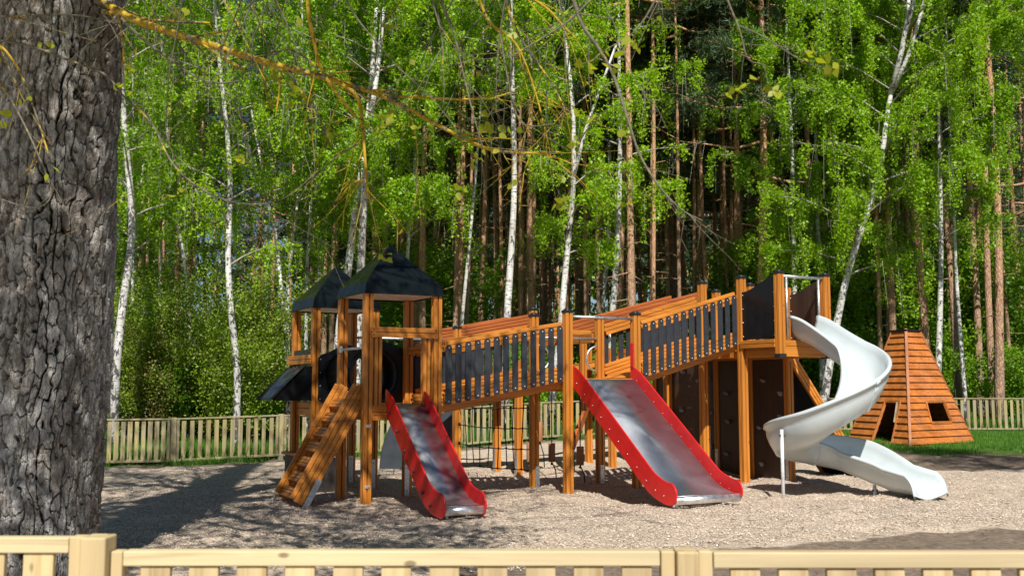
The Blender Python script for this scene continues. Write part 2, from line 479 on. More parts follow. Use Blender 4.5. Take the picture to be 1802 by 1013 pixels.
# ------------------------------------------------------------------ ground
def axis(segs):
    out = []
    for a, b, s in segs: out += list(np.arange(a, b, s))
    return np.array(out+[segs[-1][1]])
gx = axis([(-160, -30, 10), (-30, -9, 1.0), (-9, 12, .055), (12, 30, 1.0), (30, 160, 10)])
gy = axis([(-30, 5.5, 1.5), (5.5, 13, .055), (13, 24, .09), (24, 40, .8), (40, 260, 10)])
GX, GY = np.meshgrid(gx, gy)
GZ = tz(GX, GY)
GZ = GZ+(vnoise(GX*7, GY*7, 3)-.5)*.032*(1-sstep(20, 24, GY))
nx, ny = len(gx), len(gy)
ii = np.arange((nx)*(ny)).reshape(ny, nx)
quads = np.stack([ii[:-1, :-1], ii[:-1, 1:], ii[1:, 1:], ii[1:, :-1]], -1).reshape(-1, 4)
FENCE = [(-11.5, 18.7), (-6.6, 20.2), (-4.75, 21.3), (-1.2, 23.2), (.6, 24.4), (6.9, 27.2), (13.6, 27.4), (19.5, 27.0)]
fx = np.array([p[0] for p in FENCE]); fy = np.array([p[1] for p in FENCE])
fenceY = np.interp(GX, fx, fy)
nbig = vnoise(GX*.9, GY*.9, 9)-.5
soil_m = np.clip(.5+((9.35+.42*np.clip(GX-1, 0, 4)-GY)*1.6+nbig*.8), 0, 1)*(GX > -.5)
soil2 = np.clip(.5+((GY-18.6-.0*GX)*.8+nbig*1.2), 0, 1)*sstep(3, 8, GX)
soil3 = np.clip(.5+(GY-fenceY+.8)*1.2+nbig, 0, 1)
soil_m = np.maximum(np.maximum(soil_m, soil2), soil3)
grass_m = np.maximum(np.clip(.5+(GY-21.2)*.8+nbig*1.0, 0, 1)*sstep(6, 9.5, GX), np.clip(.5+(GY-fenceY+.15)*1.5+nbig*.5, 0, 1))
gme = raw_mesh('ground', np.stack([GX, GY, GZ], -1).reshape(-1, 3), quads.ravel(), np.full(len(quads), 4), M_GROUND, True,
               {'soil': soil_m.ravel(), 'grass': grass_m.ravel()})
tag(link('ground', gme), kind='structure')

rs = np.random.RandomState(7)
# loose wood chips lying on the gravel
def chips(n, x0, x1, y0, y1, s0, s1):
    x = rs.uniform(x0, x1, n); y = rs.uniform(y0, y1, n)
    on = ~((x > .3) & (y < 9.55+.42*np.clip(x-1, 0, 4)+(vnoise(x*.9, y*.9, 9)-.5)*.5+rs.uniform(-.15, .1, n))) & ~((x > 4) & (y > 17.8))
    x, y = x[on], y[on]; n = len(x)
    z = tz(x, y)+(vnoise(x*7, y*7, 3)-.5)*.032+.002
    a = rs.uniform(0, 2*PI, n); ln = rs.uniform(s0, s1, n); wd = ln*rs.uniform(.3, .8, n); tl = rs.uniform(-.5, .5, n)
    ca, sa = np.cos(a), np.sin(a)
    P = []
    for (p, q, h) in ((-1, -1, 0), (1, -1, 0), (1, 1, 0), (-1, 1, 0)):
        P.append(np.stack([x+ca*p*ln-sa*q*wd, y+sa*p*ln+ca*q*wd, z+.006+p*ln*tl+rs.uniform(0, .006, n)], -1))
    co = np.stack(P, 1).reshape(-1, 3)
    return co
M_CHIP, nt_, p_ = new_mat('loose_chips')
_wn = nt_.nodes.new('ShaderNodeTexWhiteNoise'); _wn.noise_dimensions = '3D'
_vs = nt_.nodes.new('ShaderNodeVectorMath'); _vs.operation = 'SNAP'; _vs.inputs[1].default_value = (.02, .02, 1)
L(nt_, coords(nt_), _vs.inputs[0]); L(nt_, _vs.outputs[0], _wn.inputs['Vector'])
L(nt_, ramp(nt_, _wn.outputs[0], [(0, (.25, .18, .13)), (.4, (.56, .45, .36)), (1, (.84, .74, .62))]).outputs[0], p_.inputs['Base Color'])
p_.inputs['Roughness'].default_value = .9
co = np.concatenate([chips(70000, -4.5, 6.5, 8.6, 13.5, .004, .011), chips(26000, -6, 9, 13.5, 19, .006, .014)])
nq = len(co)//4
tag(link('loose_wood_chips', raw_mesh('loose_wood_chips', co, np.arange(nq*4), np.full(nq, 4), M_CHIP)), 'small pale wood chips scattered over the playground surface', 'wood chips', kind='stuff')

mb = MB(); r9 = random.Random(4)
for k in range(260):
    x = r9.uniform(-4.5, 7.5); y = 8.8+9*r9.random()**1.6; z = tzf(x, y)+.012; a = r9.uniform(0, 6.28); ln = r9.uniform(.03, .13)
    p = [(x, y, z), (x+math.cos(a)*ln*.5, y+math.sin(a)*ln*.5, z+.012), (x+math.cos(a+.5)*ln, y+math.sin(a+.5)*ln, z+.002)]
    mb.tube(p, [.0035, .003, .0015], 4, False)
tag(mb.build('fallen_twigs', M_TWIG), 'thin dry twigs lying scattered over the gravel', 'twigs', kind='stuff')

def blades(pts, h0, h1, w):
    n = len(pts); x, y = pts[:, 0], pts[:, 1]; z = tz(x, y)-.01
    a = rs.uniform(0, 2*PI, n); h = rs.uniform(h0, h1, n); ln = rs.uniform(0, .6, n)*h; b = rs.uniform(0, 2*PI, n)
    p0 = np.stack([x-np.cos(a)*w, y-np.sin(a)*w, z], -1); p1 = np.stack([x+np.cos(a)*w, y+np.sin(a)*w, z], -1)
    p2 = np.stack([x+np.cos(b)*ln, y+np.sin(b)*ln, z+h], -1)
    return np.stack([p0, p1, p2], 1).reshape(-1, 3)
def tri_obj(name, co, mat, label, cat, kind='stuff'):
    n = len(co)//3
    return tag(link(name, raw_mesh(name, co, np.arange(n*3), np.full(n, 3), mat)), label, cat, kind=kind)
# lawn in front of and around the hut
n = 90000
pts = np.stack([rs.uniform(5.5, 17, n), rs.uniform(19.6, 27.2, n)], -1)
keep = (pts[:, 1]-21.4)*.8+(vnoise(pts[:, 0]*1.3, pts[:, 1]*1.3, 9)-.5)*2.6+(pts[:, 0]-8)*.25 > rs.uniform(-.3, .8, n)
tri_obj('lawn_grass', blades(pts[keep], .04, .12, .009), GRASS_M, 'short green grass growing round the cone shaped wooden hut', 'grass')
# grass beyond the fence
n = 150000
px = rs.uniform(-14, 22, n); py = np.interp(px, fx, fy)+rs.exponential(3.0, n)-.05
co1 = blades(np.stack([px, py], -1), .10, .38, .012)
tri_obj('meadow_grass', co1, GRASS_M, 'tall fresh grass growing beyond the far picket fence', 'grass')
n = 9000
px = rs.uniform(-11, 2, n); py = np.interp(px, fx, fy)-np.abs(rs.normal(0, .13, n))
kk = vnoise(px*1.6, py*.3, 31) > .45
tri_obj('fence_foot_weeds', blades(np.stack([px, py], -1)[kk], .05, .16, .016), GRASS_M, 'low green weeds along the foot of the far picket fence', 'weeds')

# ------------------------------------------------------------------ the playground structure (u along the bridges, v away from the camera)
TH = R(28.5)
A0 = Vector((-1.86, 13.24, 0))
PG = empty('playground_structure', A0, TH)
tag(PG, 'large stained wooden climbing structure with roofed towers, sloping bridges and slides', 'playground')
def loc(u, v, z=0): return Vector((A0.x+u*math.cos(TH)-v*math.sin(TH), A0.y+u*math.sin(TH)+v*math.cos(TH), z))

PS = .115
def post_outline(s=PS, g=.010, d=.034):
    h = s/2; o = []
    c = .006
    for k in range(4):
        a = k*PI/2; ca, sa = math.cos(a), math.sin(a)
        for (x, y) in ((h, -h+c), (h, -g), (h-d, -g*.4), (h-d, g*.4), (h, g), (h, h-c), (h-c, h)):
            o.append((x*ca-y*sa, x*sa+y*ca))
    return o
def post(u, v, z0, z1, cap=True, foot=None, endcap=False, s=PS):
    o = MB().prism(post_outline(s), 'z', z0, z1).build('post', W[2], PG, loc=(u, v, 0))
    if cap:
        c = MB(); h = s/2+.006
        c.box((-h, -h, z1-.035), (h, h, z1+.006))
        c.ball((0, 0, z1+.004), h*.98, 12, 8, (1, 1, .45))
        c.build('post_cap', M_CAP, o, .004)
    if endcap:
        h = s/2+.008
        MB().box((-h, -h, z0-.03), (h, h, z0+.035)).build('end_cap', M_CAP, o, .008)
    if foot:
        fu, fv, fh = foot
        b = MB(); h = s/2+.005
        cx, cy = fu*h, fv*h
        b.box((cx-(.004 if abs(fu) > .5 else .035), cy-(.004 if abs(fv) > .5 else .035), -.15), (cx+(.004 if abs(fu) > .5 else .035), cy+(.004 if abs(fv) > .5 else .035), fh))
        ft = b.build('steel_foot', M_GALV, o)
        dots('bolt', M_BOLT, o, [((cx+fu*.006, cy+fv*.006, zz), .009) for zz in (.06, fh-.05)])
    return o

def boards(name, mat, p, q, n, bh, th, gap=.009, parent=PG, roundend=True, up=(0, 0, 1), back=True):
    """a stack of n long boards from p to q (p, q on the centre line), face normal horizontal"""
    p = Vector(p); q = Vector(q); d = (q-p).normalized(); upv = Vector((0, 0, 1))
    side = d.cross(upv).normalized(); u2 = side.cross(d).normalized()
    tot = n*bh+(n-1)*gap; mb = MB()
    for i in range(n):
        off = -tot/2+bh/2+i*(bh+gap)
        sh = 0
        if roundend and n > 1: sh = (tot/2)*(1-math.sqrt(max(0, 1-(abs(off)/(tot/2))**2)))*.75
        mb.bar(p+u2*off+d*sh, q+u2*off-d*sh, th, bh, u2)
    if back: mb.bar(p+d*.05, q-d*.05, th*.2, tot-.02, u2)
    return mb.build(name, mat, parent, .006)

def slat_outline(w_, h_, n=8):
    r = w_/2; o = []
    for k in range(n+1): a = PI*k/n; o.append((r*math.cos(a), h_-r+r*math.sin(a)))
    for k in range(n+1): a = PI+PI*k/n; o.append((r*math.cos(a), r+r*math.sin(a)))
    return o
SLAT_ME = MB().prism(slat_outline(.088, .80), 'y', -.008, .008).mesh('slat', M_SLAT)

def bridge(u0, z0, u1, z1, v0, v1, nslat):
    """sloping deck with a rail and dark round-ended slats along each side"""
    def zz(u): return z0+(z1-z0)*(u-u0)/(u1-u0)
    mb = MB()
    nb = int((u1-u0)/.10)
    for i in range(nb):
        a = u0+(u1-u0)*i/nb; b = u0+(u1-u0)*(i+1)/nb-.008
        mb.bar((a, (v0+v1)/2, zz(a)-.02), (b, (v0+v1)/2, zz(b)-.02), v1-v0-.06, .035)
    deck = mb.build('bridge_deck', W[1], PG, .003)
    for v in (v0+.12, v1-.12):
        MB().bar((u0, v, zz(u0)-.09), (u1, v, zz(u1)-.09), .06, .10).build('beam', W[0], deck)
    for (v, fr) in ((v0, 1), (v1, 0)):
        sg = -1 if fr else 1
        ofs = sg*.03
        rail = boards('handrail', W[0], (u0+.07, v+ofs*.3, zz(u0+.07)+.725), (u1-.07, v+ofs*.3, zz(u1-.07)+.725), 3, .052, .045)
        low = boards('kick_rail', W[0], (u0+.07, v+ofs*.3, zz(u0+.07)+.075), (u1-.07, v+ofs*.3, zz(u1-.07)+.075), 4, .046, .045)
        for i in range(nslat):
            u = u0+.09+(u1-u0-.18)*(i+.3)/(nslat-.4)
            s = link('slat', SLAT_ME, rail, (u, v+ofs*.3+sg*.034, zz(u)-.035))
            dots('screw', M_SCREW, rail, [((u, v+ofs*.3+sg*.034-.011, zz(u)-.035+q), .010) for q in (.045, .755)]) if fr else None
    return deck

# --- tower 1 (front) and tower 2 (behind it)
Z1, Z2, Z3 = 1.27, 1.62, 2.20
TS = .97
post(0, 0, -.3, 2.70, cap=False)
post(TS, 0, -.3, 2.70, cap=False)
post(0, TS, -.3, 2.70, cap=False, foot=(1, -.2, .42))
post(TS, TS, -.3, 2.70, cap=False, foot=(-.4, -1, .42))
T2 = 2.17
post(0, T2, -.3, 2.66, cap=False); post(TS-.05, T2, -.3, 2.66, cap=False, foot=(-.3, -1, .42))
post(0, T2+TS, -.3, 2.66, cap=False); post(TS-.05, T2+TS, -.3, 2.66, cap=False, foot=(-.3, -1, .42))
# small steel clips on the near post
for zc in (1.0, .24):
    _c = MB().box((-.035, -.066, zc-.02), (.035, -.058, zc+.02)); _c.ball((-.022, -.068, zc), .007, 6, 4); _c.ball((.022, -.068, zc), .007, 6, 4)
    _c.build('steel_clip', M_SCREW, PG)
def platform(u0, u1, v0, v1, z, tall=.17):
    mb = MB(); n = max(2, int((u1-u0)/.1))
    for i in range(n):
        a = u0+(u1-u0)*i/n; mb.box((a, v0, z-.035), (a+(u1-u0)/n-.006, v1, z))
    d = mb.build('platform', W[1], PG, .003)
    for v in (v0-.03, v1+.03):
        m = MB()
        m.box((u0, v-.022, z-.088), (u1, v+.022, z-.002)); m.box((u0, v-.018, z-tall-.03), (u1, v+.018, z-.094)); m.build('edge_beam', W[0], d, .005)
    for u in (u0-.03, u1+.03):
        m = MB()
        m.box((u-.022, v0, z-.088), (u+.022, v1, z-.002)); m.box((u-.018, v0, z-tall-.03), (u+.018, v1, z-.094)); m.build('edge_beam', W[1], d, .005)
    return d
platform(.06, TS-.06, .0, TS, Z1)
platform(.06, TS-.11, T2, T2+TS, Z1)

def roof(u0, u1, v0, v1, z, skirt, apex):
    cu, cv = (u0+u1)/2, (v0+v1)/2; mb = MB()
    f = .018
    vs = [(u0-f, v0-f, z), (u1+f, v0-f, z), (u1+f, v1+f, z), (u0-f, v1+f, z),
          (u0, v0, z+.02), (u1, v0, z+.02), (u1, v1, z+.02), (u0, v1, z+.02),
          (u0+.025, v0+.025, z+skirt), (u1-.025, v0+.025, z+skirt), (u1-.025, v1-.025, z+skirt), (u0+.025, v1-.025, z+skirt), (cu, cv, apex)]
    fs = []
    for k in range(4):
        j = (k+1) % 4
        fs += [(k, j, 4+j, 4+k), (4+k, 4+j, 8+j, 8+k), (8+k, 8+j, 12)]
    mb.add(vs, fs)
    r = mb.build('roof', M_ROOF, PG)
    so = r.modifiers.new('thick', 'SOLIDIFY'); so.thickness = .008; so.offset = -1
    b = r.modifiers.new('bevel', 'BEVEL'); b.width = .003; b.segments = 2; b.angle_limit = R(25)
    MB().box((u0+.03, v0+.03, z+.012), (u1-.03, v1-.03, z+.018)).build('roof_lining', M_CEIL, r)
    return r
roof(-.068, TS+.068, -.068, TS+.068, 2.70, .15, 3.43)
roof(-.068, TS+.02, T2-.068, T2+TS+.068, 2.66, .15, 3.36)

# entrance frame of the small slide
boards('cross_rail', W[0], (.02, -.07, 2.20), (TS-.02, -.07, 2.20), 2, .062, .045, roundend=False)
dots('bolt', M_BOLT, PG, [((u, -.096, z), .010) for u in (.05, TS-.05) for z in (2.165, 2.235)])
for u in (.13, TS-.16):
    MB().prism(post_outline(.10), 'z', Z1-.02, 2.135).build('side_board', W[2], PG, loc=(u, -.01, 0))
boards('step_end', W[0], (TS-.34, .04, Z1+.06), (TS-.12, .04, Z1+.06), 3, .04, .04)
# grab bar over the ladder
mb = MB().tube([(-.02, .03, 2.0), (-.02, TS-.03, 2.0)], .019)
gb = mb.build('grab_bar', M_GALV, PG)
MB().box((-.03, TS-.10, 1.955), (.012-.075, TS+.03-.05, 2.045)).build('bracket', M_GALV, gb, .008)
boards('inner_rail', W[1], (TS, .12, 2.02), (TS, TS-.02, 1.99), 2, .05, .045)

# ladder
LD = Vector((-.80, 0, -1.40)).normalized()
def ladder_pt(t, v): return Vector((-.05, v, 1.47))+LD*t
LLEN = 1.62
for v in (.10, .80):
    o = boards('ladder_side', W[0], ladder_pt(-.05, v), ladder_pt(LLEN, v), 4, .055, .045)
for i in range(7):
    tr = MB()
    p0 = ladder_pt(.22+i*.215, .45)
    for j in range(3):
        p = p0+LD*(-.036+j*.036)*1.25
        nrm = Vector((-LD.z, 0, LD.x))*-1
        q = p+Vector((-.02, 0, -.006))
        M = Matrix((LD, Vector((0, 1, 0)), LD.cross(Vector((0, 1, 0))))).transposed().to_4x4(); M.translation = q
        MB_ = None
        tr.box((-.020, -.32, -.045), (.020, .32, .045), M)
    tr.build('ladder_tread', W[1], PG, .005)
for v in (.07, .83):
    pA = ladder_pt(LLEN-.30, v-.03 if v < .5 else v+.03)+Vector((.11, 0, .02)); pB = pA+LD*.46+Vector((.0, 0, -.03))
    MB().bar(pA, pB, .008, .075, Vector((-LD.z, 0, LD.x))).build('ladder_foot', M_GALV, PG)

# crawl tunnel between the towers with wavy black end plates
TC, TR_, TZ = .485, .345, Z1+.39
def wavy_plate(name, u0, u1, v, z0, zlo, zhi, hole, mat=M_BLACK, parent=PG, ramped=False):
    n = 24; top = []
    for i in range(n+1):
        t = i/n
        k = (.5-.5*math.cos(2*PI*t)) if not ramped else (.5-.5*math.cos(PI*t))
        top.append((u0+(u1-u0)*t, zlo+(zhi-zlo)*k))
    mb = MB(); th = .009
    if hole:
        # ring of quads between circle and outline
        m = 48; circ = []; out = []
        for i in range(m):
            a = 2*PI*i/m; c = Vector((math.cos(a), math.sin(a)))
            circ.append((TC+c.x*TR_*.93, TZ+c.y*TR_*.93))
            tt = 9.0
            if c.x > 1e-6: tt = min(tt, (u1-TC)/c.x)
            if c.x < -1e-6: tt = min(tt, (u0-TC)/c.x)
            if c.y < -1e-6: tt = min(tt, (z0-TZ)/c.y)
            if c.y > 1e-6:
                for it in range(900):
                    x = TC+c.x*tt; s_ = (x-u0)/(u1-u0); s_ = min(max(s_, 0), 1)
                    zt = zlo+(zhi-zlo)*(.5-.5*math.cos(2*PI*s_))
                    if TZ+c.y*tt <= zt: break
                    tt *= .99
            out.append((TC+c.x*tt, TZ+c.y*tt))
        vs = []
        for y in (v-th, v+th):
            vs += [(p[0], y, p[1]) for p in circ]+[(p[0], y, p[1]) for p in out]
        fs = []
        for i in range(m):
            j = (i+1) % m
            fs += [(i, j, m+j, m+i), (2*m+i, 3*m+i, 3*m+j, 2*m+j), (m+i, m+j, 3*m+j, 3*m+i), (i, 2*m+i, 2*m+j, j)]
        mb.add(vs, fs)
    else:
        mb.prism([(u0, z0)]+[(u1, z0)]+list(reversed(top)), 'y', v-th, v+th)
    o = mb.build(name, mat, parent)
    dots('screw', M_SCREW, o, [((u, v-th-.003, z0+.05+(zlo-z0-.12)*k/3), .009) for u in (u0+.03, u1-.03) for k in range(4)])
    return o
wavy_plate('tunnel_plate', .03, TS-.05, T2-.06, Z1, 1.97, 2.12, True)
wavy_plate('tunnel_plate', .03, TS+.12, TS+.06, Z1, 1.99, 2.14, True)
def pipe(name, u, z, r, v0, v1, mat, parent=PG):
    m = 40; vs = []; fs = []
    for (rr, v) in ((r, v0), (r, v1), (r-.012, v1), (r-.012, v0)):
        vs += [(u+rr*math.cos(2*PI*i/m), v, z+rr*math.sin(2*PI*i/m)) for i in range(m)]
    for k in range(4):
        for i in range(m): fs.append((k*m+i, k*m+(i+1) % m, ((k+1) % 4)*m+(i+1) % m, ((k+1) % 4)*m+i))
    return MB().add(vs, fs, False).build(name, mat, parent)
tn = pipe('crawl_tunnel', TC, TZ, TR_, TS+.05, T2-.05, M_BLACK)
for p in tn.data.polygons: p.use_smooth = abs(p.normal.y) < .5
for v in (T2-.09, TS+.03): pipe('tunnel_ring', TC, TZ, TR_+.03, v-.012, v+.012, M_BLACK, tn)

# shop front under tower 2: awning, counter, wooden board band
aw = MB(); N_ = 48
vs = []
for i in range(N_+1):
    v = T2-.03+(TS)*i/N_
    t = i/N_; rip = .022*math.cos(2*PI*t*4)
    vs += [(-.15+.07*t, v, 1.79+rip+.02*t), (-.66+.10*t, v, 1.315+rip)]
aw.add(vs, [(2*i, 2*i+2, 2*i+3, 2*i+1) for i in range(N_)], True)
awn = aw.build('awning', simple('awning_corrugated_sheet', (.030, .038, .045), .3, spec=.8), PG)
so = awn.modifiers.new('thick', 'SOLIDIFY'); so.thickness = .006
for v in (T2-.035, T2+TS-.02):
    MB().prism([(-.63, 1.30), (-.04, 1.30), (-.04, 1.80), (-.14, 1.785)], 'y', v-.008, v+.008).build('awning_side', M_BLACK, awn)
boards('name_band', W[1], (-.10, T2-.06, 1.90), (-.10, T2+TS+.08, 1.90), 2, .062, .045, roundend=False)
MB().box((-.05, T2+.06, 1.30), (-.035, T2+TS-.06, 2.05)).build('back_panel', M_BLACK, PG)
ct = MB().box((-.11, T2-.12, -.05), (-.09, T2+TS+.1, .47)).box((-.11, T2+TS+.1, -.05), (.5, T2+TS+.115, .47)).box((-.09, T2-.12, -.05), (.4, T2-.10, .47)).build('counter_panel', simple('grey_brown_board', (.045, .038, .034), .6), PG)
MB().box((-.16, T2-.16, .47), (.14, T2+TS+.14, .51)).build('counter_top', WR[1], ct, .005)

# --- bridge 1, middle platform, bridge 2
for (u, v, f) in ((3.02, 0, None), (3.02, TS, (.35, -1, .32))): post(u, v, -.3, 2.585, foot=f)
for (u, v, f) in ((4.2, 0, None), (4.2, TS, (-.1, -1, .30))): post(u, v, -.3, 2.585, foot=f)
bridge(TS+.03, Z1, 3.0, Z2, 0, TS, 13)
platform(3.08, 4.14, .0, TS, Z2, .16)
bridge(4.22, 1.64, 6.2, Z3, 0, TS, 13)
MB().tube([(3.05, 0, 2.50), (4.17, 0, 2.50)], .021).build('top_bar', M_GALV, PG)
for z in (2.24,): MB().tube([(3.05, TS, z), (4.17, TS, z)], .021).build('top_bar', M_GALV, PG)
MB().tube([(4.13-.0+.17*0-.19*math.sin(PI*k/14), TS-.03, 1.93+.19*math.cos(PI*k/14)) for k in range(15)], .016).build('hand_ring', M_GALV, PG)
MB().tube([(3.08+.19*math.sin(PI*k/14), TS-.03, 1.93+.19*math.cos(PI*k/14)) for k in range(15)], .016).build('hand_ring', M_GALV, PG)

# --- platform 3 with its hanging corner posts
post(6.25, 0, -.3, 3.235); post(7.2, 0, -.3, 3.10, cap=False, foot=(-1, .2, .42))
post(6.25, -.85, 1.96, 3.235, endcap=True); post(7.2, -.85, 1.96, 3.235, endcap=True)
post(6.25, TS, -.3, 3.235); post(7.2, TS-.1, -.3, 3.235, foot=(.2, -1, .40))
post(7.2, 1.75, -.3, 3.2, foot=(-1, -.2, .42)); post(7.2, 2.62, -.3, 2.2, cap=False); post(7.2, 3.55, -.3, 2.2, cap=False)
post(6.25, 1.95, -.3, 2.2, cap=False)
platform(6.31, 7.14, -.85, 3.5, Z3, .22)
def panel_v(name, u, v0, v1, z0, za, zb, mat):
    """wavy board in a plane of constant u, top going from za at v0 to zb at v1"""
    n = 20; top = [(v0+(v1-v0)*i/n, za+(zb-za)*(.5-.5*math.cos(PI*i/n))) for i in range(n+1)]
    o = MB().prism([(v0, z0), (v1, z0)]+list(reversed(top)), 'x', u-.009, u+.009).build(name, mat, PG)
    dots('screw', M_SCREW, o, [((u-.012, v, z0+.05+(min(za, zb)-z0-.1)*k/3), .010) for v in (v0-.02, v1+.02) for k in range(4)])
    return o
panel_v('side_panel', 6.22, -.06, -.80, Z3+.03, 2.98, 3.17, M_BLACK)
panel_v('side_panel', 7.23, -.06, -.80, Z3+.03, 2.98, 3.17, M_BROWN)
boards('platform_rail', W[1], (6.20, -.02, Z3-.045), (6.20, -.80, Z3-.045), 2, .055, .045, roundend=False)
fr = MB().tube([(6.28, -.85, 3.17), (7.17, -.85, 3.17)], .022).tube([(6.40, -.85, 3.16), (6.40, -.85, Z3)], .022).tube([(7.06, -.85, 3.16), (7.06, -.85, Z3)], .022)
fr.build('slide_entry_frame', M_GALV, PG)
# --- climbing wall below platform 3
for (v0, v1) in ((-0.0+.06, TS-.16), (TS-.04, 1.69), (1.81, 2.56), (2.68, 3.49)):
    cwo = MB().box((7.17, v0, -.05), (7.19, v1, Z3-.25)).build('climbing_wall', M_BROWN, PG)
MB().box((6.30, .9, -.05), (6.32, 1.88, Z3-.25)).build('climbing_wall', M_BROWN, PG)
rh = random.Random(3)
for k in range(24):
    v = .16+(k % 8)*.43+rh.uniform(-.07, .07); z = .35+(k//8)*.58+rh.uniform(-.14, .14)
    if any(abs(v-q) < .1 for q in (.87, 1.75, 2.62)): v += .17
    h = MB().ball((7.15, v, z), .05, 7, 5, (.9, rh.uniform(.7, 1.1), rh.uniform(.5, .9)))
    h.ball((7.12, v+.01, z+.02), .03, 6, 4, (1, 1, .7)); h.build('climbing_hold', M_HOLD, cwo)
for (uu, v, z) in ((6.28, 1.2, .5), (6.28, 1.6, 1.1), (6.28, 1.15, 1.6), (6.28, 1.55, 1.75)):
    MB().ball((uu, v, z), .05, 7, 5, (.9, 1, .7)).build('climbing_hold', M_HOLD, cwo)
# --- inclined black climbing ramp leaving platform 3 to the right
rp = MB()
pts = [(7.27, 1.92), (8.95, .0)]
rp.add([(7.27, .0, 1.92), (7.27, .82, 1.92), (8.85, .82, -.05), (8.85, .0, -.05), (7.25, .0, 1.90), (7.25, .82, 1.90), (8.83, .82, -.07), (8.83, .0, -.07)],
       [(0, 1, 2, 3), (7, 6, 5, 4), (0, 4, 5, 1), (1, 5, 6, 2), (2, 6, 7, 3), (3, 7, 4, 0)])
rpo = rp.build('climbing_ramp', M_BLACK, PG)
boards('ramp_edge', W[0], (7.23, -.03, 1.99), (8.80, -.03, .02), 3, .045, .05, parent=rpo, roundend=False)
boards('ramp_edge', W[0], (7.23, .85, 1.99), (8.80, .85, .02), 3, .045, .05, parent=rpo, roundend=False)

# --- rear walkway
RV = 3.10
post(2.75, RV, -.3, 2.50); post(3.9, RV-.05, -.3, 1.95, cap=False, foot=(-1, -.2, .4)); post(3.9, 3.85, -.3, 1.95, cap=False, foot=(-1, 0, .4))
post(4.22, RV, -.3, 2.86); post(6.0, 3.3, -.3, 2.2, cap=False); post(6.0, 4.1, -.3, 2.2, cap=False, foot=(1, -.2, .45)); post(4.95, RV+.0, .0, 2.42, cap=False)
for v in (RV, RV+.85):
    boards('rear_rail_boards', WR[0], (2.80, v, 2.40), (4.18, v, 2.66), 4, .045, .04, roundend=False)
    boards('rear_rail_boards', WR[0], (4.95, v, 2.46), (7.9, v, 3.20), 4, .05, .04, roundend=False)
dk = MB().bar((2.75, RV+.43, 1.52), (4.2, RV+.43, 1.78), .8, .05).bar((4.2, RV+.43, 1.79), (4.95, RV+.43, 1.79), .8, .05).bar((4.95, RV+.43, 1.79), (7.2, RV+.43, 2.15), .8, .05)
dk.build('rear_deck', W[0], PG)
boards('cross_beam', W[1], (4.15, TS+.1, 2.26), (4.15, RV, 2.26), 2, .07, .05, roundend=False)
boards('cross_beam', W[0], (3.6, 2.0, 2.36), (4.7, 2.0, 2.36), 2, .07, .05, roundend=False)
MB().prism(post_outline(.10), 'z', 1.1, 2.3).build('post', W[2], PG, loc=(4.55, 2.0, 0))
MB().tube([(.95, T2+TS, 2.28), (2.75, RV, 2.28)], .02).tube([(.95, T2+TS, 2.02), (2.75, RV, 2.02)], .02).build('swing_bar', M_GALV, PG)
for k in range(4):
    u = 1.2+k*.42
    MB().tube([(u, RV, 2.28), (u, RV, 1.45)], .010, 6).box((u-.12, RV-.12, 1.38), (u+.12, RV+.12, 1.45)).build('hanging_step', M_BLACK, PG)

# climbing net
net = MB(); nu = 9; nz = 4; P = {}
na, nb_ = Vector((2.75, RV-.06, 0)), Vector((3.02, TS+.08, 0))
rn = random.Random(5)
for i in range(nu+1):
    for j in range(nz+1):
        t = i/nu; p = na.lerp(nb_, t); p.z = .26+.31*j+rn.uniform(-.006, .006)-.03*math.sin(PI*t)
        if j == nz: p.z += .02
        p.x += .025*math.sin(i*1.3+j)
        P[i, j] = p
for i in range(nu+1):
    for j in range(nz+1):
        if i < nu: net.tube([P[i, j], (P[i, j]+P[i+1, j])/2+Vector((0, 0, -.008)), P[i+1, j]], .0085, 5)
        if j < nz and 0 < i < nu: net.tube([P[i, j], P[i, j+1]], .0085, 5)
        if 0 < i < nu: net.ball(P[i, j], .019, 6, 4)
        if i in (0, nu): net.ball(P[i, j], .024, 6, 4)
net.build('climbing_net', M_ROPE, PG)
# hanging logs
for (x, y0, y1, ya, Yd, wpx) in ((950, 742, 776, 822, 17.6, 10), (931, 778, 812, 828, 17.9, 9), (971, 779, 812, 842, 16.7, 12), (1021, 785, 818, 848, 16.2, 13), (1003, 740, 772, 826, 17.4, 8)):
    a = at(x, y0, Yd); b = at(x, y1, Yd); Mi = PG.matrix_basis if False else None
    def L2(p): d = p-A0; return Vector((d.x*math.cos(TH)+d.y*math.sin(TH), -d.x*math.sin(TH)+d.y*math.cos(TH), p.z))
    r = wpx/2/F*Yd*1.0
    la, lb = L2(a), L2(b); top = Vector((la.x, la.y, 2.28)); g = L2(at(x+8, ya, Yd)); g.z = max(g.z, -.02)
    lg = MB().tube([la, lb], r, 14).build('hanging_log', M_LOG, PG, .006)
    MB().tube([top, la], .009, 6).tube([lb, (lb+g)/2+Vector((.03, 0, .0)), g], .009, 6).ball(lb-Vector((0, 0, .03)), .025, 6, 4).ball(la+Vector((0, 0, .5)), .022, 6, 4).build('rope', M_ROPE, lg)
# slanting board ramp behind
boards('ramp_board', WR[0], L2(at(1034, 712, 19.2)), L2(at(1002, 800, 18.0)), 3, .05, .06, roundend=False)

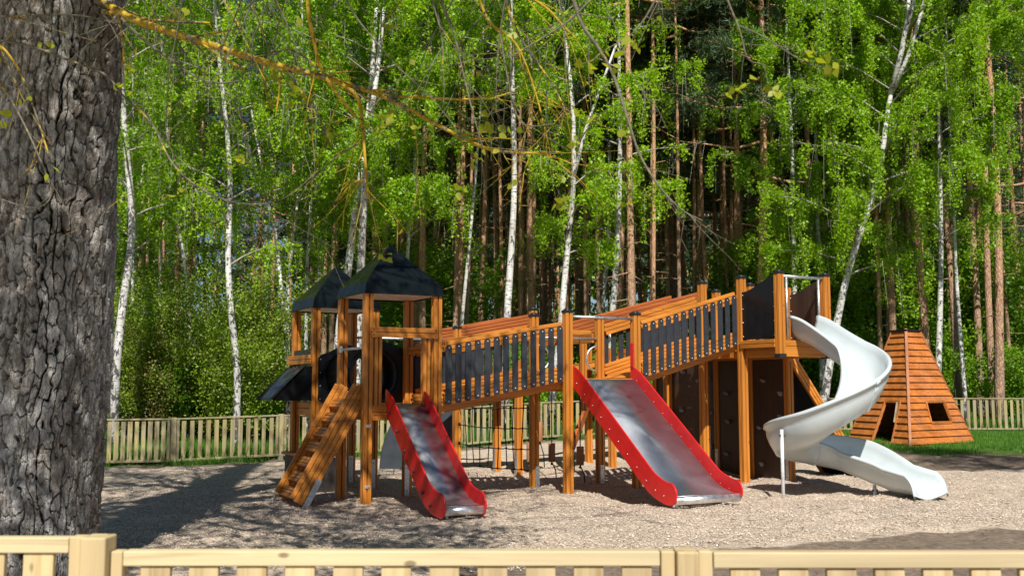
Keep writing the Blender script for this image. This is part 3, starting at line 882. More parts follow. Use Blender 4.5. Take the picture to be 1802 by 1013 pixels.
# --- stainless slides with red sides
def offset_poly(c, o):
    out = []
    for i, p in enumerate(c):
        a = Vector(c[max(i-1, 0)]); b = Vector(c[min(i+1, len(c)-1)])
        t = (b-a).normalized(); n = Vector((-t.y, t.x))
        out.append((p[0]+n.x*o[i], p[1]+n.y*o[i]))
    return out
def slide(u0, u1, ztop, v_end, z_end, name, hi, lo, bolts, topz):
    # centre line of the chute, v decreasing
    c = [(.02, ztop), (-.08, ztop-.015), (-.16, ztop-.06)]
    vs_, zs_ = -.16, ztop-.06; ve, ze = v_end+.42, z_end+.17
    for k in range(1, 9): c.append((vs_+(ve-vs_)*k/8, zs_+(ze-zs_)*k/8))
    for k in range(1, 9):
        t = k/8; p0 = Vector((ve, ze)); d0 = (Vector((ve, ze))-Vector((vs_, zs_))).normalized(); p2 = Vector((v_end, z_end)); p1 = p0+d0*.20
        q = p0*(1-t)**2+p1*2*t*(1-t)+p2*t*t; c.append((q.x, q.y))
    c.append((v_end-.05, z_end))
    root = None
    vs = []
    for (v, z) in c: vs += [(u0, v, z), (u1, v, z)]
    mb = MB().add(vs, [(2*i, 2*i+1, 2*i+3, 2*i+2) for i in range(len(c)-1)], True)
    ch = mb.build(name, M_STEEL, PG)
    so = ch.modifiers.new('thick', 'SOLIDIFY'); so.thickness = .006
    # side boards
    n = len(c)
    up_o = [-hi]*n; lo_o = [lo]*n
    up_ = offset_poly(c, up_o); dn = offset_poly(c, lo_o)
    for i in range(n):
        f = i/(n-1)
    body = [(.0, ztop-lo*1.1), (.0, topz)]+[p for p in up_ if p[0] < -.10 and p[1] < topz-.03]
    endc = Vector(c[-1]); arc = []
    for k in range(1, 10):
        a = PI/2+PI*k/10
        arc.append((endc.x+.0+math.cos(a)*(hi+lo)/2*.95, endc.y+(hi-lo)/2+math.sin(a)*(hi+lo)/2))
    outline = body+arc+[p for p in reversed(dn) if p[1] > .02 and p[0] < -.02]
    for (ua, ub, sgn) in ((u0-.020, u0, -1), (u1, u1+.020, 1)):
        o = MB().prism(outline, 'x', ua, ub).build('slide_side', M_RED, ch, .004)
        x = ua if sgn < 0 else ub
        if bolts:
            acc = .1
            for k in range(1, n-1):
                acc += (Vector(c[k])-Vector(c[k-1])).length
                if acc < .22: continue
                acc = 0; dots('bolt', M_BOLT, ch, [((x+sgn*.012, c[k][0], c[k][1]-lo*.35), .019)])
        else:
            acc = 0
            for k in range(1, n):
                acc += (Vector(c[k])-Vector(c[k-1])).length
                if acc < .17: continue
                acc = 0
                dots('screw', M_SCREW, ch, [((x+sgn*.003, c[k][0], c[k][1]-lo*.1), .008), ((ub if sgn < 0 else ua, c[k][0], c[k][1]+.03), .006)])
    MB().tube([(u0, endc.x-.07, endc.y-.048), (u1, endc.x-.07, endc.y-.048)], .05, 24).build('end_roll', M_ALU, ch)
    for u in (u0+.12, u1-.12): MB().tube([(u, endc.x+.10, -.2), (u, endc.x+.10, endc.y-.0)], .018, 8).build('slide_leg', M_GALV, ch)
    return ch
slide(.27, .765, Z1+.01, -1.66, .14, 'small_slide', .16, .14, True, Z1+.20)
slide(3.09, 4.10, Z2+.0, -2.22, .165, 'wide_slide', .17, .11, False, Z2+.20)
MB().box((4.10, -.075, Z2+.12), (4.122, .0, Z2+.52)).build('slide_side', M_RED, PG, .004)
MB().box((3.10, -.40+.36, Z2-.1), (4.1, .06, Z2-.006)).build('slide_entry_plate', M_INT, PG)

# --- spiral slide
def spiral():
    S = Vector((6.73, -.86)); path = []
    def zf(s):
        ks = [(0, 2.235), (.2, 2.19), (1.0, 1.74), (1.7, 1.22), (2.4, .74), (3.1, .50), (4.1, .34), (4.8, .17), (5.25, .085), (5.6, .045), (5.8, .04)]
        return float(np.interp(s, [k[0] for k in ks], [k[1] for k in ks]))
    Rr = .53; s1 = .95; arc = 2*PI*Rr; s2 = 1.27; tot = s1+arc+s2
    n = 96
    for i in range(n+1):
        s = tot*i/n if i < n-8 else tot-.15+.15*(i-n+8)/8
        if s < s1: p = S+Vector((0, -s)); h = -PI/2
        elif s < s1+arc:
            a = (s-s1)/Rr; C = S+Vector((-Rr, -s1)); p = C+Vector((math.cos(-a), math.sin(-a)))*Rr; h = -PI/2-a
        else: p = S+Vector((0, -s1-(s-s1-arc))); h = -PI/2
        path.append((p, h, s))
    zz = [zf(q[2]) for q in path]
    for _ in range(6): zz = [zz[0]]+[(zz[i-1]+zz[i]*2+zz[i+1])/4 for i in range(1, n)]+[zz[-1]]
    vs = []
    nprof = None
    for i, (p, h, s) in enumerate(path):
        k = float(sstep(.5, 1.6, s)*(1-sstep(tot-1.3, tot-.4, s)))   # banking in the curve
        wi = .245+.04*k+.03*float(sstep(tot-1.2, tot, s)); ho = .36+.06*k-.10*float(sstep(tot-1.0, tot, s)); hi_ = .34-.05*k-.08*float(sstep(tot-1.0, tot, s))
        if s > tot-.13:
            q = (s-(tot-.13))/.13; g_ = math.sqrt(max(.02, 1-q*q)); ho = max(.05, ho*g_); hi_ = max(.05, hi_*g_)
        # lateral: + is the outer side (left of heading), clockwise turn
        prof = [(-wi-.055, hi_-.05), (-wi-.05, hi_-.012), (-wi-.02, hi_+.004), (-wi+.012, hi_-.012), (-wi+.03, hi_*.6), (-wi+.06, hi_*.25), (-wi+.12, .03), (-.08, 0),
                (.03, 0), (wi-.17, .02+.02*k), (wi-.10, .19*ho+.05*k), (wi-.04, .47*ho+.05*k), (wi, ho*.75), (wi+.012, ho-.012), (wi+.04, ho+.004), (wi+.068, ho-.012), (wi+.072, ho-.055)]
        under = [(wi+.035, ho-.055), (wi+.03, ho*.62), (wi-.01, .28*ho+.04*k), (wi-.10, -.0), (.04, -.04), (-.08, -.045), (-wi+.08, -.01), (-wi+.0, hi_*.3), (-wi-.025, hi_-.10), (-wi-.03, hi_-.05)]
        full = prof+under; nprof = len(full)
        side = Vector((math.cos(h+PI/2), math.sin(h+PI/2)))
        for (l, z) in full:
            vs.append((p.x+side.x*l, p.y+side.y*l, zz[i]+z))
    fs = []
    for i in range(n):
        for k in range(nprof):
            j = (k+1) % nprof
            fs.append((i*nprof+k, i*nprof+j, (i+1)*nprof+j, (i+1)*nprof+k))
    fs.append(tuple(range(nprof))); fs.append(tuple(n*nprof+k for k in reversed(range(nprof))))
    o = MB().add(vs, fs, True).build('spiral_slide', M_WHITE, PG)
    for i in (30, 62):
        p_, h_, _s = path[i]; fl = []
        for ii_ in (i, i+1):
            ring = [Vector(v) for v in vs[ii_*nprof:(ii_+1)*nprof]]
            t_ = (Vector((*path[i+1][0], 0))-Vector((*path[i][0], 0))).normalized()*(-.008 if ii_ == i else -.03)
            c_ = Vector((path[ii_][0].x, path[ii_][0].y, zz[ii_]+.14))
            fl += [tuple(v+t_+(v-c_)*.03) for v in ring]
        MB().add(fl, [(k, (k+1) % nprof, nprof+(k+1) % nprof, nprof+k) for k in range(nprof)]+[tuple(range(nprof)), tuple(nprof+k for k in reversed(range(nprof)))]).build('joint_flange', M_WHITE, o)
    return o
sp = spiral()
def support(u, v, zt):
    o = MB().tube([(u, v, -.2), (u, v, zt)], .024, 12).build('slide_support', simple('grey_painted_pole', (.60, .62, .63), .4), sp)
    dots('bolt', M_BOLT, sp, [((u+.03, v-.01, zt-.08), .02), ((u-.035, v, zt-.08), .016)])
support(5.30, -1.85, .92)
support(6.55, -2.3, .16)

# ------------------------------------------------------------------ grey curved play arch behind the small slide
g = MB(); n = 16
prof = [( .0, .0)]+[(1.05*(1-math.cos(PI/2*k/n)), 1.42*math.sin(PI/2*k/n)) for k in range(n+1)]+[(1.33, 1.43), (1.33, 0)]
g.prism(prof[1:], 'y', 0, .9)
ga = g.build('grey_play_hill', M_GREY, None, .03, loc=(0, 0, 0))
ga.location = (-2.40, 18.75, -.02); ga.rotation_euler = (0, 0, R(-4))
tag(ga, 'dark grey rubber climbing hump with a rounded edge standing behind the small red slide', 'climbing hump')

# ------------------------------------------------------------------ cone shaped wooden hut
def hut():
    zb = .10
    P0 = at(1602, 779, 22.2); P0.z = zb
    PL = Vector(((1481-901)/F*24.4, 24.3, zb)); PR = Vector(((1713-901)/F*23.4, 23.5, zb))
    root = empty('wooden_hut', (P0.x, P0.y, 0)); tag(root, 'tall cone shaped wooden play hut with overlapping boards, doorway and window', 'play hut')
    PB = PL+PR-P0; cen = (PL+PR)/2; ztop = 2.78; f = .19
    cor = [P0, PR, PB, PL]
    top = [Vector((cen.x+(c.x-cen.x)*f, cen.y+(c.y-cen.y)*f, ztop)) for c in cor]
    o3 = Vector((P0.x, P0.y, 0))
    nrow = 18
    def wall(a, b, ta, tb, hole, nm='board_wall'):
        mb = MB(); nrm = (b-a).cross(ta-a).normalized()
        if nrm.dot(cen-a) > 0: nrm = -nrm
        def pt(s, t, off=0): return a.lerp(b, s).lerp(ta.lerp(tb, s), t)+nrm*off-o3
        for r in range(nrow):
            t0, t1 = r/nrow, (r+1)/nrow+.006
            segs = [(0, 1, 0, 1)]
            if hole:
                (s0, s1, h0, h1, sl) = hole
                if t0 >= h0-1e-6 and t0 < h1-1e-6:
                    segs = [(0, s0+sl[0]*(t0-h0), 0, s0+sl[0]*(t1-h0)), (s1+sl[1]*(t0-h0), 1, s1+sl[1]*(t1-h0), 1)]
            for (sa0, sb0, sa1, sb1) in segs:
                vs = [pt(sa0, t0, .05), pt(sb0, t0, .05), pt(sb1, t1, .014), pt(sa1, t1, .014), pt(sa0, t0, .005), pt(sb0, t0, .005), pt(sb1, t1, -.012), pt(sa1, t1, -.012)]
                mb.add(vs, [(0, 1, 2, 3), (7, 6, 5, 4), (0, 4, 5, 1), (1, 5, 6, 2), (2, 6, 7, 3), (3, 7, 4, 0)])
        return mb.build(nm, HUTW, root), pt
    w1, pt1 = wall(PL, P0, top[3], top[0], (.41, .735, 1/18, 7/18-.001, (.30, .36)))
    w2, pt2 = wall(P0, PR, top[0], top[1], (.37, .76, 4/18, 7/18-.001, (-.12, .0)), 'board_wall')
    wall(PR, PB, top[1], top[2], None); wall(PB, PL, top[2], top[3], None)
    for (pt, h) in ((pt1, (.41, .735, 1/18, 7/18+.006, (.30, .36))), (pt2, (.37, .76, 4/18, 7/18+.006, (-.12, .0)))):
        s0, s1, h0, h1, sl = h
        q = [pt(s0, h0, .03), pt(s1, h0, .03), pt(s1+sl[1]*(h1-h0), h1, .03), pt(s0+sl[0]*(h1-h0), h1, .03)]
        mb = MB()
        for k in range(4): mb.bar(q[k], q[(k+1) % 4], .035, .06)
        mb.build('door_frame' if pt is pt1 else 'window_frame', HUTW, w1 if pt is pt1 else w2, .004)
    tr_ = MB()
    for (a, t) in zip(cor, top): tr_.bar(a-o3+(a-cen)*.012, (t*.985+a*.015)-o3+(t-cen)*.03, .06, .045)
    tr_.build('corner_trim', wood('hut_trim', (.36, .13, .04), (.24, .08, .025), 2), root, .004)
    cp = MB(); e = 1.35
    cp.prism([((cen.x+(t.x-cen.x)*e-o3.x), (cen.y+(t.y-cen.y)*e-o3.y)) for t in top], 'z', ztop-.01, ztop+.03)
    cp.build('top_cap', M_BLACK, root, .006)
    fl = MB().prism([((c.x*.97+cen.x*.03-o3.x), (c.y*.97+cen.y*.03-o3.y)) for c in cor], 'z', zb-.2, zb+.06); fl.build('floor', M_INT, root)
    dl = pt1(.735+.01, 1/18+.15, .0)
    MB().bar(pt1(.76, .22, .02), pt1(.79, .385, .02), .02, .16).build('open_shutter', simple('pale_board', (.42, .33, .20), .6), root)
    return root
hut()

# ------------------------------------------------------------------ fences
rf = random.Random(11)
def far_fence():
    root = empty('picket_fence', (FENCE[2][0], FENCE[2][1], 0))
    tag(root, 'low weathered picket fence running behind the playground structure along the forest', 'fence')
    o3 = Vector((FENCE[2][0], FENCE[2][1], 0))
    pts = [Vector((x, y, 0)) for x, y in FENCE]
    for a, b in zip(pts[:-1], pts[1:]):
        Ls = (b-a).length; nbay = max(1, round(Ls/2.02)); d = (b-a)/nbay
        for k in range(nbay):
            p = a+d*k; q = a+d*(k+1); zp, zq = tzf(p.x, p.y), tzf(q.x, q.y)
            ang = math.atan2(d.y, d.x)
            Lb = d.length; bay = empty('fence_bay', (p.x-o3.x, p.y-o3.y, 0), ang, root) if False else None
            M = Matrix.Rotation(ang, 4, 'Z'); M.translation = Vector((p.x-o3.x, p.y-o3.y, 0))
            mb = MB(); sl = (zq-zp)/Lb
            npk = 12
            for i in range(npk):
                x = .12+(Lb-.24)*(i+.5)/npk; z = zp+sl*x
                wj = .041+rf.uniform(-.003, .003); dz = rf.uniform(-.008, .008)
                mb.box((x-wj, -.012, z+.08), (x+wj, .012, z+.865+dz), M)
            pk = mb.build('pickets', FAR[2], root, .004)
            rl = MB()
            def rail(h, t, wd, y0=0):
                vs = []
                for (x, zz) in ((.04, zp+sl*.04), (Lb-.04, zp+sl*(Lb-.04))):
                    vs += [(x, y0-wd/2, zz+h), (x, y0+wd/2, zz+h), (x, y0+wd/2, zz+h+t), (x, y0-wd/2, zz+h+t)]
                vs = [M @ Vector(v) for v in vs]
                rl.add(vs, [(0, 1, 2, 3), (7, 6, 5, 4), (0, 4, 5, 1), (1, 5, 6, 2), (2, 6, 7, 3), (3, 7, 4, 0)])
            rail(.875, .03, .07); rail(.07, .045, .05, -.03)
            for x in (.085, Lb-.085):
                rl.box((x-.025, -.03, zp+sl*x+.07), (x+.025, .02, zp+sl*x+.885), M)
            rl.build('fence_rail', FAR[0], root, .004)
            pm = MB().box((-.048, -.048, zp-.05), (.048, .048, zp+.92), M)
            po = pm.build('fence_post', FAR[2], root, .006)
            if rf.random() < .5:
                MB().box((-.03, -.056, zp-.04), (.03, -.05, zp+.10), M).build('post_shoe', M_GALV, po)
far_fence()

def near_fence():
    Y = 3.4
    root = empty('picket_fence', (-1.0, Y, 0)); tag(root, 'pale new picket fence in the foreground with a raised left bay', 'fence')
    def X(px): return (px-901)/F*Y*1.0+.0
    o3 = Vector((-1.0, Y, 0))
    def B(name, x0, x1, y0, y1, z0, z1, mat, bev=.004):
        return MB().box((x0-o3.x, y0, z0), (x1-o3.x, y1, z1)).build(name, mat, root, bev)
    Xp = lambda px: at(px, 980, Y).x
    # left bay, slightly higher
    B('fence_rail', -4.2, Xp(124), -.02, .035, .966, 1.015, PINEW[0])
    for k in range(14):
        x = Xp(70)-k*.158
        B('picket', x-.049, x+.049, -.012, .012, -.02, .964, PINEW[2], .003)
    B('fence_stile', Xp(125), Xp(150), -.02, .035, .0, 1.018, PINEW[2])
    B('fence_post', Xp(151), Xp(196), -.055, .045, -.3, 1.02, PINEW[2], .006)
    B('fence_stile', Xp(199), Xp(219), -.02, .03, .0, .972, PINEW[2])
    # right bays
    B('fence_rail', Xp(220), Xp(1160), -.02, .04, .925, .972, PINEW[0])
    x = Xp(276)
    while x < Xp(1150):
        B('picket', x-.048, x+.048, -.012, .012, -.02, .923, PINEW[2], .003); x += .1555
    B('fence_stile', Xp(1162), Xp(1186), -.02, .035, .0, .972, PINEW[2])
    B('fence_post', Xp(1188), Xp(1226), -.05, .045, -.3, .975, PINEW[2], .006)
    B('fence_stile', Xp(1228), Xp(1252), -.02, .035, .0, .972, PINEW[2])
    B('fence_rail', Xp(1254), 2.9, -.02, .04, .918, .968, PINEW[0])
    x = Xp(1310)
    while x < 2.4:
        B('picket', x-.048, x+.048, -.012, .012, -.02, .916, PINEW[2], .003); x += .1555
near_fence()

# ------------------------------------------------------------------ foliage generators
def leaf_quads(c, hl, hw, rs_, flat=.0, down=0.0):
    """random leaf rectangles round the centres c"""
    n = len(c)
    d = rs_.normal(0, 1, (n, 3)); d[:, 2] = d[:, 2]*(1-flat)-down; d /= np.linalg.norm(d, axis=1)[:, None]
    e = rs_.normal(0, 1, (n, 3)); e -= d*(e*d).sum(1)[:, None]; e /= np.linalg.norm(e, axis=1)[:, None]
    s = rs_.uniform(.55, 1.4, n)[:, None]
    a = d*hl*s; b = e*hw*s
    return np.stack([c-a, c+b*1.0-a*.15, c+a, c-b*1.0-a*.15], 1).reshape(-1, 3)
def quad_mesh(name, co, mat):
    n = len(co)//4
    return raw_mesh(name, co, np.arange(n*4), np.full(n, 4), mat)
def tri_mesh(name, co, mat):
    n = len(co)//3
    return raw_mesh(name, co, np.arange(n*3), np.full(n, 3), mat)

def path_fn(pts):
    zs = [p[2] for p in pts]
    return lambda z: Vector((float(np.interp(z, zs, [p[0] for p in pts])), float(np.interp(z, zs, [p[1] for p in pts])), z))

def birch_crown(seed, H, hb, spread, nlimb, nleaf, fn=None, leaf=(.038, .026), low=.35):
    r_ = np.random.RandomState(seed); fn = fn or (lambda z: Vector((0, 0, z)))
    br = MB(); C = []
    for i in range(nlimb):
        t = (i+r_.uniform(0, 1))/nlimb; z = hb+(H-hb-.6)*t
        az = i*2.4+r_.uniform(-.5, .5)
        Ll = spread*(low+(1-low)*math.sin(PI*min(1, t*.9+.12)))*r_.uniform(.7, 1.15)
        s = fn(z); dh = Vector((math.cos(az), math.sin(az), 0)); up = r_.uniform(.45, 1.0)
        pts = [s+dh*Ll*q+Vector((0, 0, Ll*(up*q-.55*up*q*q))) for q in (0, .25, .5, .75, 1)]
        br.tube(pts, [max(.008, .028*(1-t*.5)*(1-q*.8)) for q in (0, .25, .5, .75, 1)], 5, False)
        for k in range(9):
            q = .22+.78*(k+r_.uniform(0, 1))/9
            j = min(3, int(q*4)); p = pts[j].lerp(pts[j+1], q*4-j)
            a2 = az+r_.uniform(-1.5, 1.5); tl = r_.uniform(.25, .8)*(spread/2.6); hl = r_.uniform(.3, 1.25)*(spread/2.6)
            d2 = Vector((math.cos(a2), math.sin(a2), .25))
            e = p+d2*tl; f = e+Vector((r_.uniform(-.12, .12), r_.uniform(-.12, .12), -hl))
            br.tube([p, e, f], [.007, .005, .003], 3, False)
            m = max(4, int(nleaf/(nlimb*9)*(0 if r_.rand() < .28 else r_.uniform(.6, 2.3))))
            u = r_.uniform(0, 1, m)
            P = np.where((u < .35)[:, None], np.array(p)+(np.array(e)-np.array(p))*(u/.35)[:, None], np.array(e)+(np.array(f)-np.array(e))*((u-.35)/.65)[:, None])
            C.append(P+r_.normal(0, .07, (m, 3)))
    C = np.concatenate(C)
    return br.mesh('branches', M_BLIMB, False), quad_mesh('leaves', leaf_quads(C, leaf[0], leaf[1], r_, 0, .3), LEAF_BIRCH)

def pine_crown(seed, H, hb, spread, nlimb=26, low_sparse=True):
    r_ = np.random.RandomState(seed); br = MB(); T = []
    for i in range(nlimb):
        t = (i+r_.uniform(0, 1))/nlimb; z = hb+(H-hb)*t**.85
        az = i*2.4+r_.uniform(-.6, .6); Ll = spread*(1.05-t*.75)*r_.uniform(.55, 1.15)
        dh = Vector((math.cos(az), math.sin(az), 0)); up = r_.uniform(-.1, .45)+t*.3
        pts = [Vector((0, 0, z))+dh*Ll*q+Vector((0, 0, Ll*(up*q*.6-.25*q*(1-q)*2)))+Vector(tuple(r_.uniform(-.08, .08, 3)))*(q > 0) for q in (0, .25, .5, .75, 1)]
        br.tube(pts, [.05*(1-t*.4)*(1-q*.82) for q in (0, .25, .5, .75, 1)], 5, False)
        if t < .18 and r_.rand() < .55: continue          # dead bare limb
        for k in range(6):
            q = .4+.6*(k+r_.uniform(0, 1))/6; j = min(3, int(q*4)); p = pts[j].lerp(pts[j+1], q*4-j)
            a2 = az+r_.uniform(-1.3, 1.3); e = p+Vector((math.cos(a2), math.sin(a2), .3))*r_.uniform(.25, .8)
            br.tube([p, e], [.014, .007], 3, False)
            m = 27
            P = np.array(e)+r_.normal(0, 1, (m, 3))*np.array([.34, .34, .15])
            T.append(P)
    T = np.concatenate(T); n = len(T); nb = 9
    c = np.repeat(T, nb, 0); m = len(c)
    d = r_.normal(0, 1, (m, 3)); d[:, 2] += .5; d /= np.linalg.norm(d, axis=1)[:, None]
    e = r_.normal(0, 1, (m, 3)); e -= d*(e*d).sum(1)[:, None]; e /= np.linalg.norm(e, axis=1)[:, None]
    ln = r_.uniform(.10, .19, m)[:, None]
    co = np.stack([c-e*.013, c+e*.013, c+d*ln], 1).reshape(-1, 3)
    return br.mesh('branches', M_PINE, False), tri_mesh('needles', co, LEAF_PINE)

def bush(seed, h, r, nleaf, mat, stems=9, leaf=(.05, .034), stem_mat=None, bare=0.0):
    r_ = np.random.RandomState(seed); br = MB(); C = []
    for i in range(stems):
        az = r_.uniform(0, 2*PI); lean = r_.uniform(.1, 1.0)*r; hh = h*r_.uniform(.6, 1)
        pts = [Vector((math.cos(az)*lean*q**1.4, math.sin(az)*lean*q**1.4, hh*q)) for q in (0, .3, .6, 1)]
        br.tube(pts, [.018, .014, .009, .003], 4, False)
        for k in range(9):
            q = .2+.8*(k+r_.uniform(0, 1))/9; j = 0 if q < .3 else (1 if q < .6 else 2); a_, b_ = (0, .3, .6, 1)[j:j+2]
            p = pts[j].lerp(pts[j+1], (q-a_)/(b_-a_)); a2 = r_.uniform(0, 2*PI)
            e = p+Vector((math.cos(a2), math.sin(a2), r_.uniform(-.1, .7)))*r_.uniform(.2, .55)*r
            br.tube([p, e], [.007, .003], 3, False)
            m = int(nleaf/(stems*9)); u = r_.uniform(.1, 1.1, (m, 1))
            C.append(np.array(p)+(np.array(e)-np.array(p))*u+r_.normal(0, .07*r+.03, (m, 3)))
    C = np.concatenate(C); C = C[C[:, 2] > .02]
    return br.mesh('stems', stem_mat or M_TWIG, False), quad_mesh('leaves', leaf_quads(C, leaf[0], leaf[1], r_, 0, 0), mat)

def tree(name, base, trunk_me, parts, label, cat, group=None, rz=0, sc=1.0, tilt=(0, 0)):
    o = empty(name, base, rz); o.rotation_euler = (tilt[0], tilt[1], rz); o.scale = (sc,)*3 if not hasattr(sc, '__len__') else sc
    tag(o, label, cat, group)
    if trunk_me: link('trunk', trunk_me, o)
    for nm, me in parts: link(nm, me, o)
    return o

# ------------------------------------------------------------------ birches one can tell apart
def named_birch(px, Y, wpx, label, H=15, hb=4.6, spread=2.3, nlimb=22, nleaf=21000, seed=1, forks=(), crown=True, mat=None, group=None):
    """px: trunk points in the photograph from the foot up"""
    base = at(px[0][0], px[0][1], Y); zb = tzf(base.x, Y); base.z = zb
    P = [at(x, y, Y)-base for x, y in px]; P[0] = Vector((0, 0, -.1))
    for q in range(1, len(P)): P[q].y = .25*math.sin(q*1.7+seed)
    P = [p for i, p in enumerate(P) if i == 0 or p.z > .3]
    last = P[-1]; d = (P[-1]-P[-2]).normalized()
    if last.z < H: P.append(last+Vector((d.x*.5, d.y, 0))*(H-last.z)*.8+Vector((0, 0, H-last.z)))
    # smooth resample
    fn = path_fn(P); zs = np.linspace(P[0].z, P[-1].z, 30); Q = [fn(z) for z in zs]
    for _ in range(2): Q = [Q[0]]+[(Q[i-1]+Q[i]*2+Q[i+1])/4 for i in range(1, len(Q)-1)]+[Q[-1]]
    r0 = wpx/2/F*Y
    rad = [r0*(.88-.74*(z/H)**1.1)+r0*.28*math.exp(-max(0, z)*2.2) for z in zs]; rad = [max(.012, q) for q in rad]
    mb = MB().tube(Q, rad, 12)
    for (fz, pts, wf) in forks:
        FP = [fn(fz)]+[at(x, y, Y)-base for x, y in pts]
        mb.tube(FP, [wf/2/F*Y*(1-.15*i) for i in range(len(FP))], 8)
    parts = []
    if crown:
        b, l = birch_crown(seed, H, hb, spread, nlimb, nleaf, path_fn(Q))
        parts = [('branches', b), ('leaves', l)]
    return tree('birch_tree', base, mb.mesh('trunk', mat or M_BIRCH), parts, label, 'birch tree', group)

named_birch([(200, 735), (212, 640), (215, 530), (230, 400), (228, 300), (218, 130), (212, 0)], 22.5, 19, 'thick leaning white birch right beside the big dark foreground trunk', nleaf=14000, seed=3, spread=2.2, hb=5.0)
named_birch([(230, 712), (236, 600), (228, 470), (232, 360), (240, 200)], 26, 8, 'thin birch stem just behind the thick birch near the big trunk', seed=4, H=13, hb=4.6)
named_birch([(266, 690), (272, 590), (280, 470), (284, 300), (290, 100)], 27, 8, 'slender birch with dark bark standing left of the curved thin birch', nleaf=11000, seed=5, H=14)
named_birch([(333, 690), (329, 560), (328, 470), (318, 400), (303, 330), (290, 250), (285, 60)], 26, 9, 'thin birch whose stem curves to the left as it rises', nleaf=11000, seed=6, H=14, hb=5.2)
named_birch([(415, 737), (417, 650), (408, 540), (402, 430), (403, 330), (396, 200), (385, 60)], 23.5, 15, 'white birch with black patches behind the left fence, rising alone', nleaf=11000, seed=7, hb=4.2, spread=2.4)
named_birch([(512, 690), (503, 560), (494, 470), (482, 390), (468, 345), (450, 310)], 25, 10, 'birch stem of the twin pair that leans left beside the rear roof', nleaf=11000, seed=8, H=13.5, hb=5, forks=((6.2, [(462, 300), (440, 180)], 5),))
named_birch([(514, 690), (508, 520), (516, 420), (522, 350), (530, 200)], 25.6, 9, 'upright birch stem of the twin pair beside the rear roof', nleaf=14000, seed=9, H=14, hb=5)
named_birch([(541, 690), (541, 500), (544, 370), (553, 200), (560, 50)], 26, 9, 'straight slim birch rising behind the rear roof', seed=10, H=14, hb=5.4)
named_birch([(588, 700), (596, 570), (610, 480), (622, 400), (636, 330), (652, 150)], 24.5, 20, 'dark barked birch leaning right between the two roofs', seed=11, spread=2.5, hb=5.4, nleaf=30000)
named_birch([(622, 740), (628, 560), (636, 440), (643, 340), (650, 230), (668, 70)], 23.6, 20, 'bright white birch rising behind the front roof', seed=12, spread=2.6, hb=5.6, nleaf=30000)
named_birch([(712, 760), (712, 600), (716, 470), (735, 250)], 27, 10, 'thin white birch seen through the posts of the front roof', seed=13, H=14, hb=5.0)
named_birch([(806, 700), (812, 570), (824, 460), (836, 320), (846, 180)], 27, 9, 'slim grey birch leaning right beside a straight orange pine', seed=14, H=13, hb=9.0, nleaf=9000)
named_birch([(888, 700), (892, 560), (900, 440), (906, 330), (905, 250), (900, 90)], 24.5, 17, 'sturdy white birch above the first bridge', seed=15, hb=8.2, spread=1.8, nleaf=14000)
named_birch([(962, 715), (985, 590), (995, 480), (1003, 400), (1010, 330), (1008, 180), (994, 60)], 25, 15, 'forked white birch rising behind the middle platform', seed=16, hb=4.4, spread=1.9, nleaf=24000, forks=((6.4, [(1030, 230), (1062, 140), (1084, 80)], 7),))
named_birch([(1438, 700), (1462, 620), (1495, 480), (1524, 380), (1545, 300), (1562, 200), (1588, 90), (1604, 20)], 25.5, 17, 'large birch leaning right with a wide bright crown behind the spiral slide', seed=17, hb=3.9, spread=3.3, nlimb=38, nleaf=76000, forks=((8.6, [(1588, 85), (1598, 20), (1602, -30)], 11), (8.6, [(1600, 95), (1622, 20), (1634, -30)], 9)))
named_birch([(1405, 760), (1404, 640), (1400, 500), (1392, 330), (1385, 100)], 28.5, 13, 'grey birch half hidden behind the highest platform', seed=18, hb=4.4, spread=2.5, nleaf=44000)
named_birch([(1700, 700), (1690, 500), (1672, 300), (1660, 80)], 28.5, 9, 'slim birch with bright hanging foliage right of the wooden hut', seed=19, hb=6.3, spread=2.6, nleaf=46000)

# shared crowns for the rest of the birches
BC = [birch_crown(40+k, 15, 4.2+.5*k, 2.3, 24, 22000) for k in range(3)]
BT = []
for k in range(3):
    zs = np.linspace(-.1, 15, 14); r_ = random.Random(k)
    BT.append(MB().tube([(.12*math.sin(z*.5+k*2), .1*math.cos(z*.4+k), z) for z in zs], [max(.012, .10*(1-z/15.5)) for z in zs], 8).mesh('trunk', M_BIRCH))
rb = random.Random(21)
slots = []
for k in range(27):
    Y = rb.uniform(27, 46)
    x = rb.uniform(-.43, -.12) if k < 14 else rb.choice((rb.uniform(.03, .10), rb.uniform(.26, .50), rb.uniform(.30, .50)))
    if -.33 < x < -.20 or (x > .26 and k % 2): continue
    slots.append((x*Y*1.02, Y))
for k, (x, y) in enumerate(slots):
    b, l = BC[k % 3]
    tree('birch_tree', (x, y, tzf(x, y)), BT[k % 3], [('branches', b), ('leaves', l)], 'slender background birch among others deeper in the forest', 'birch tree', 'background birches in the forest',
         rz=rb.uniform(0, 6.28), sc=rb.uniform(.85, 1.2), tilt=(rb.uniform(-.04, .04), rb.uniform(-.06, .06)))

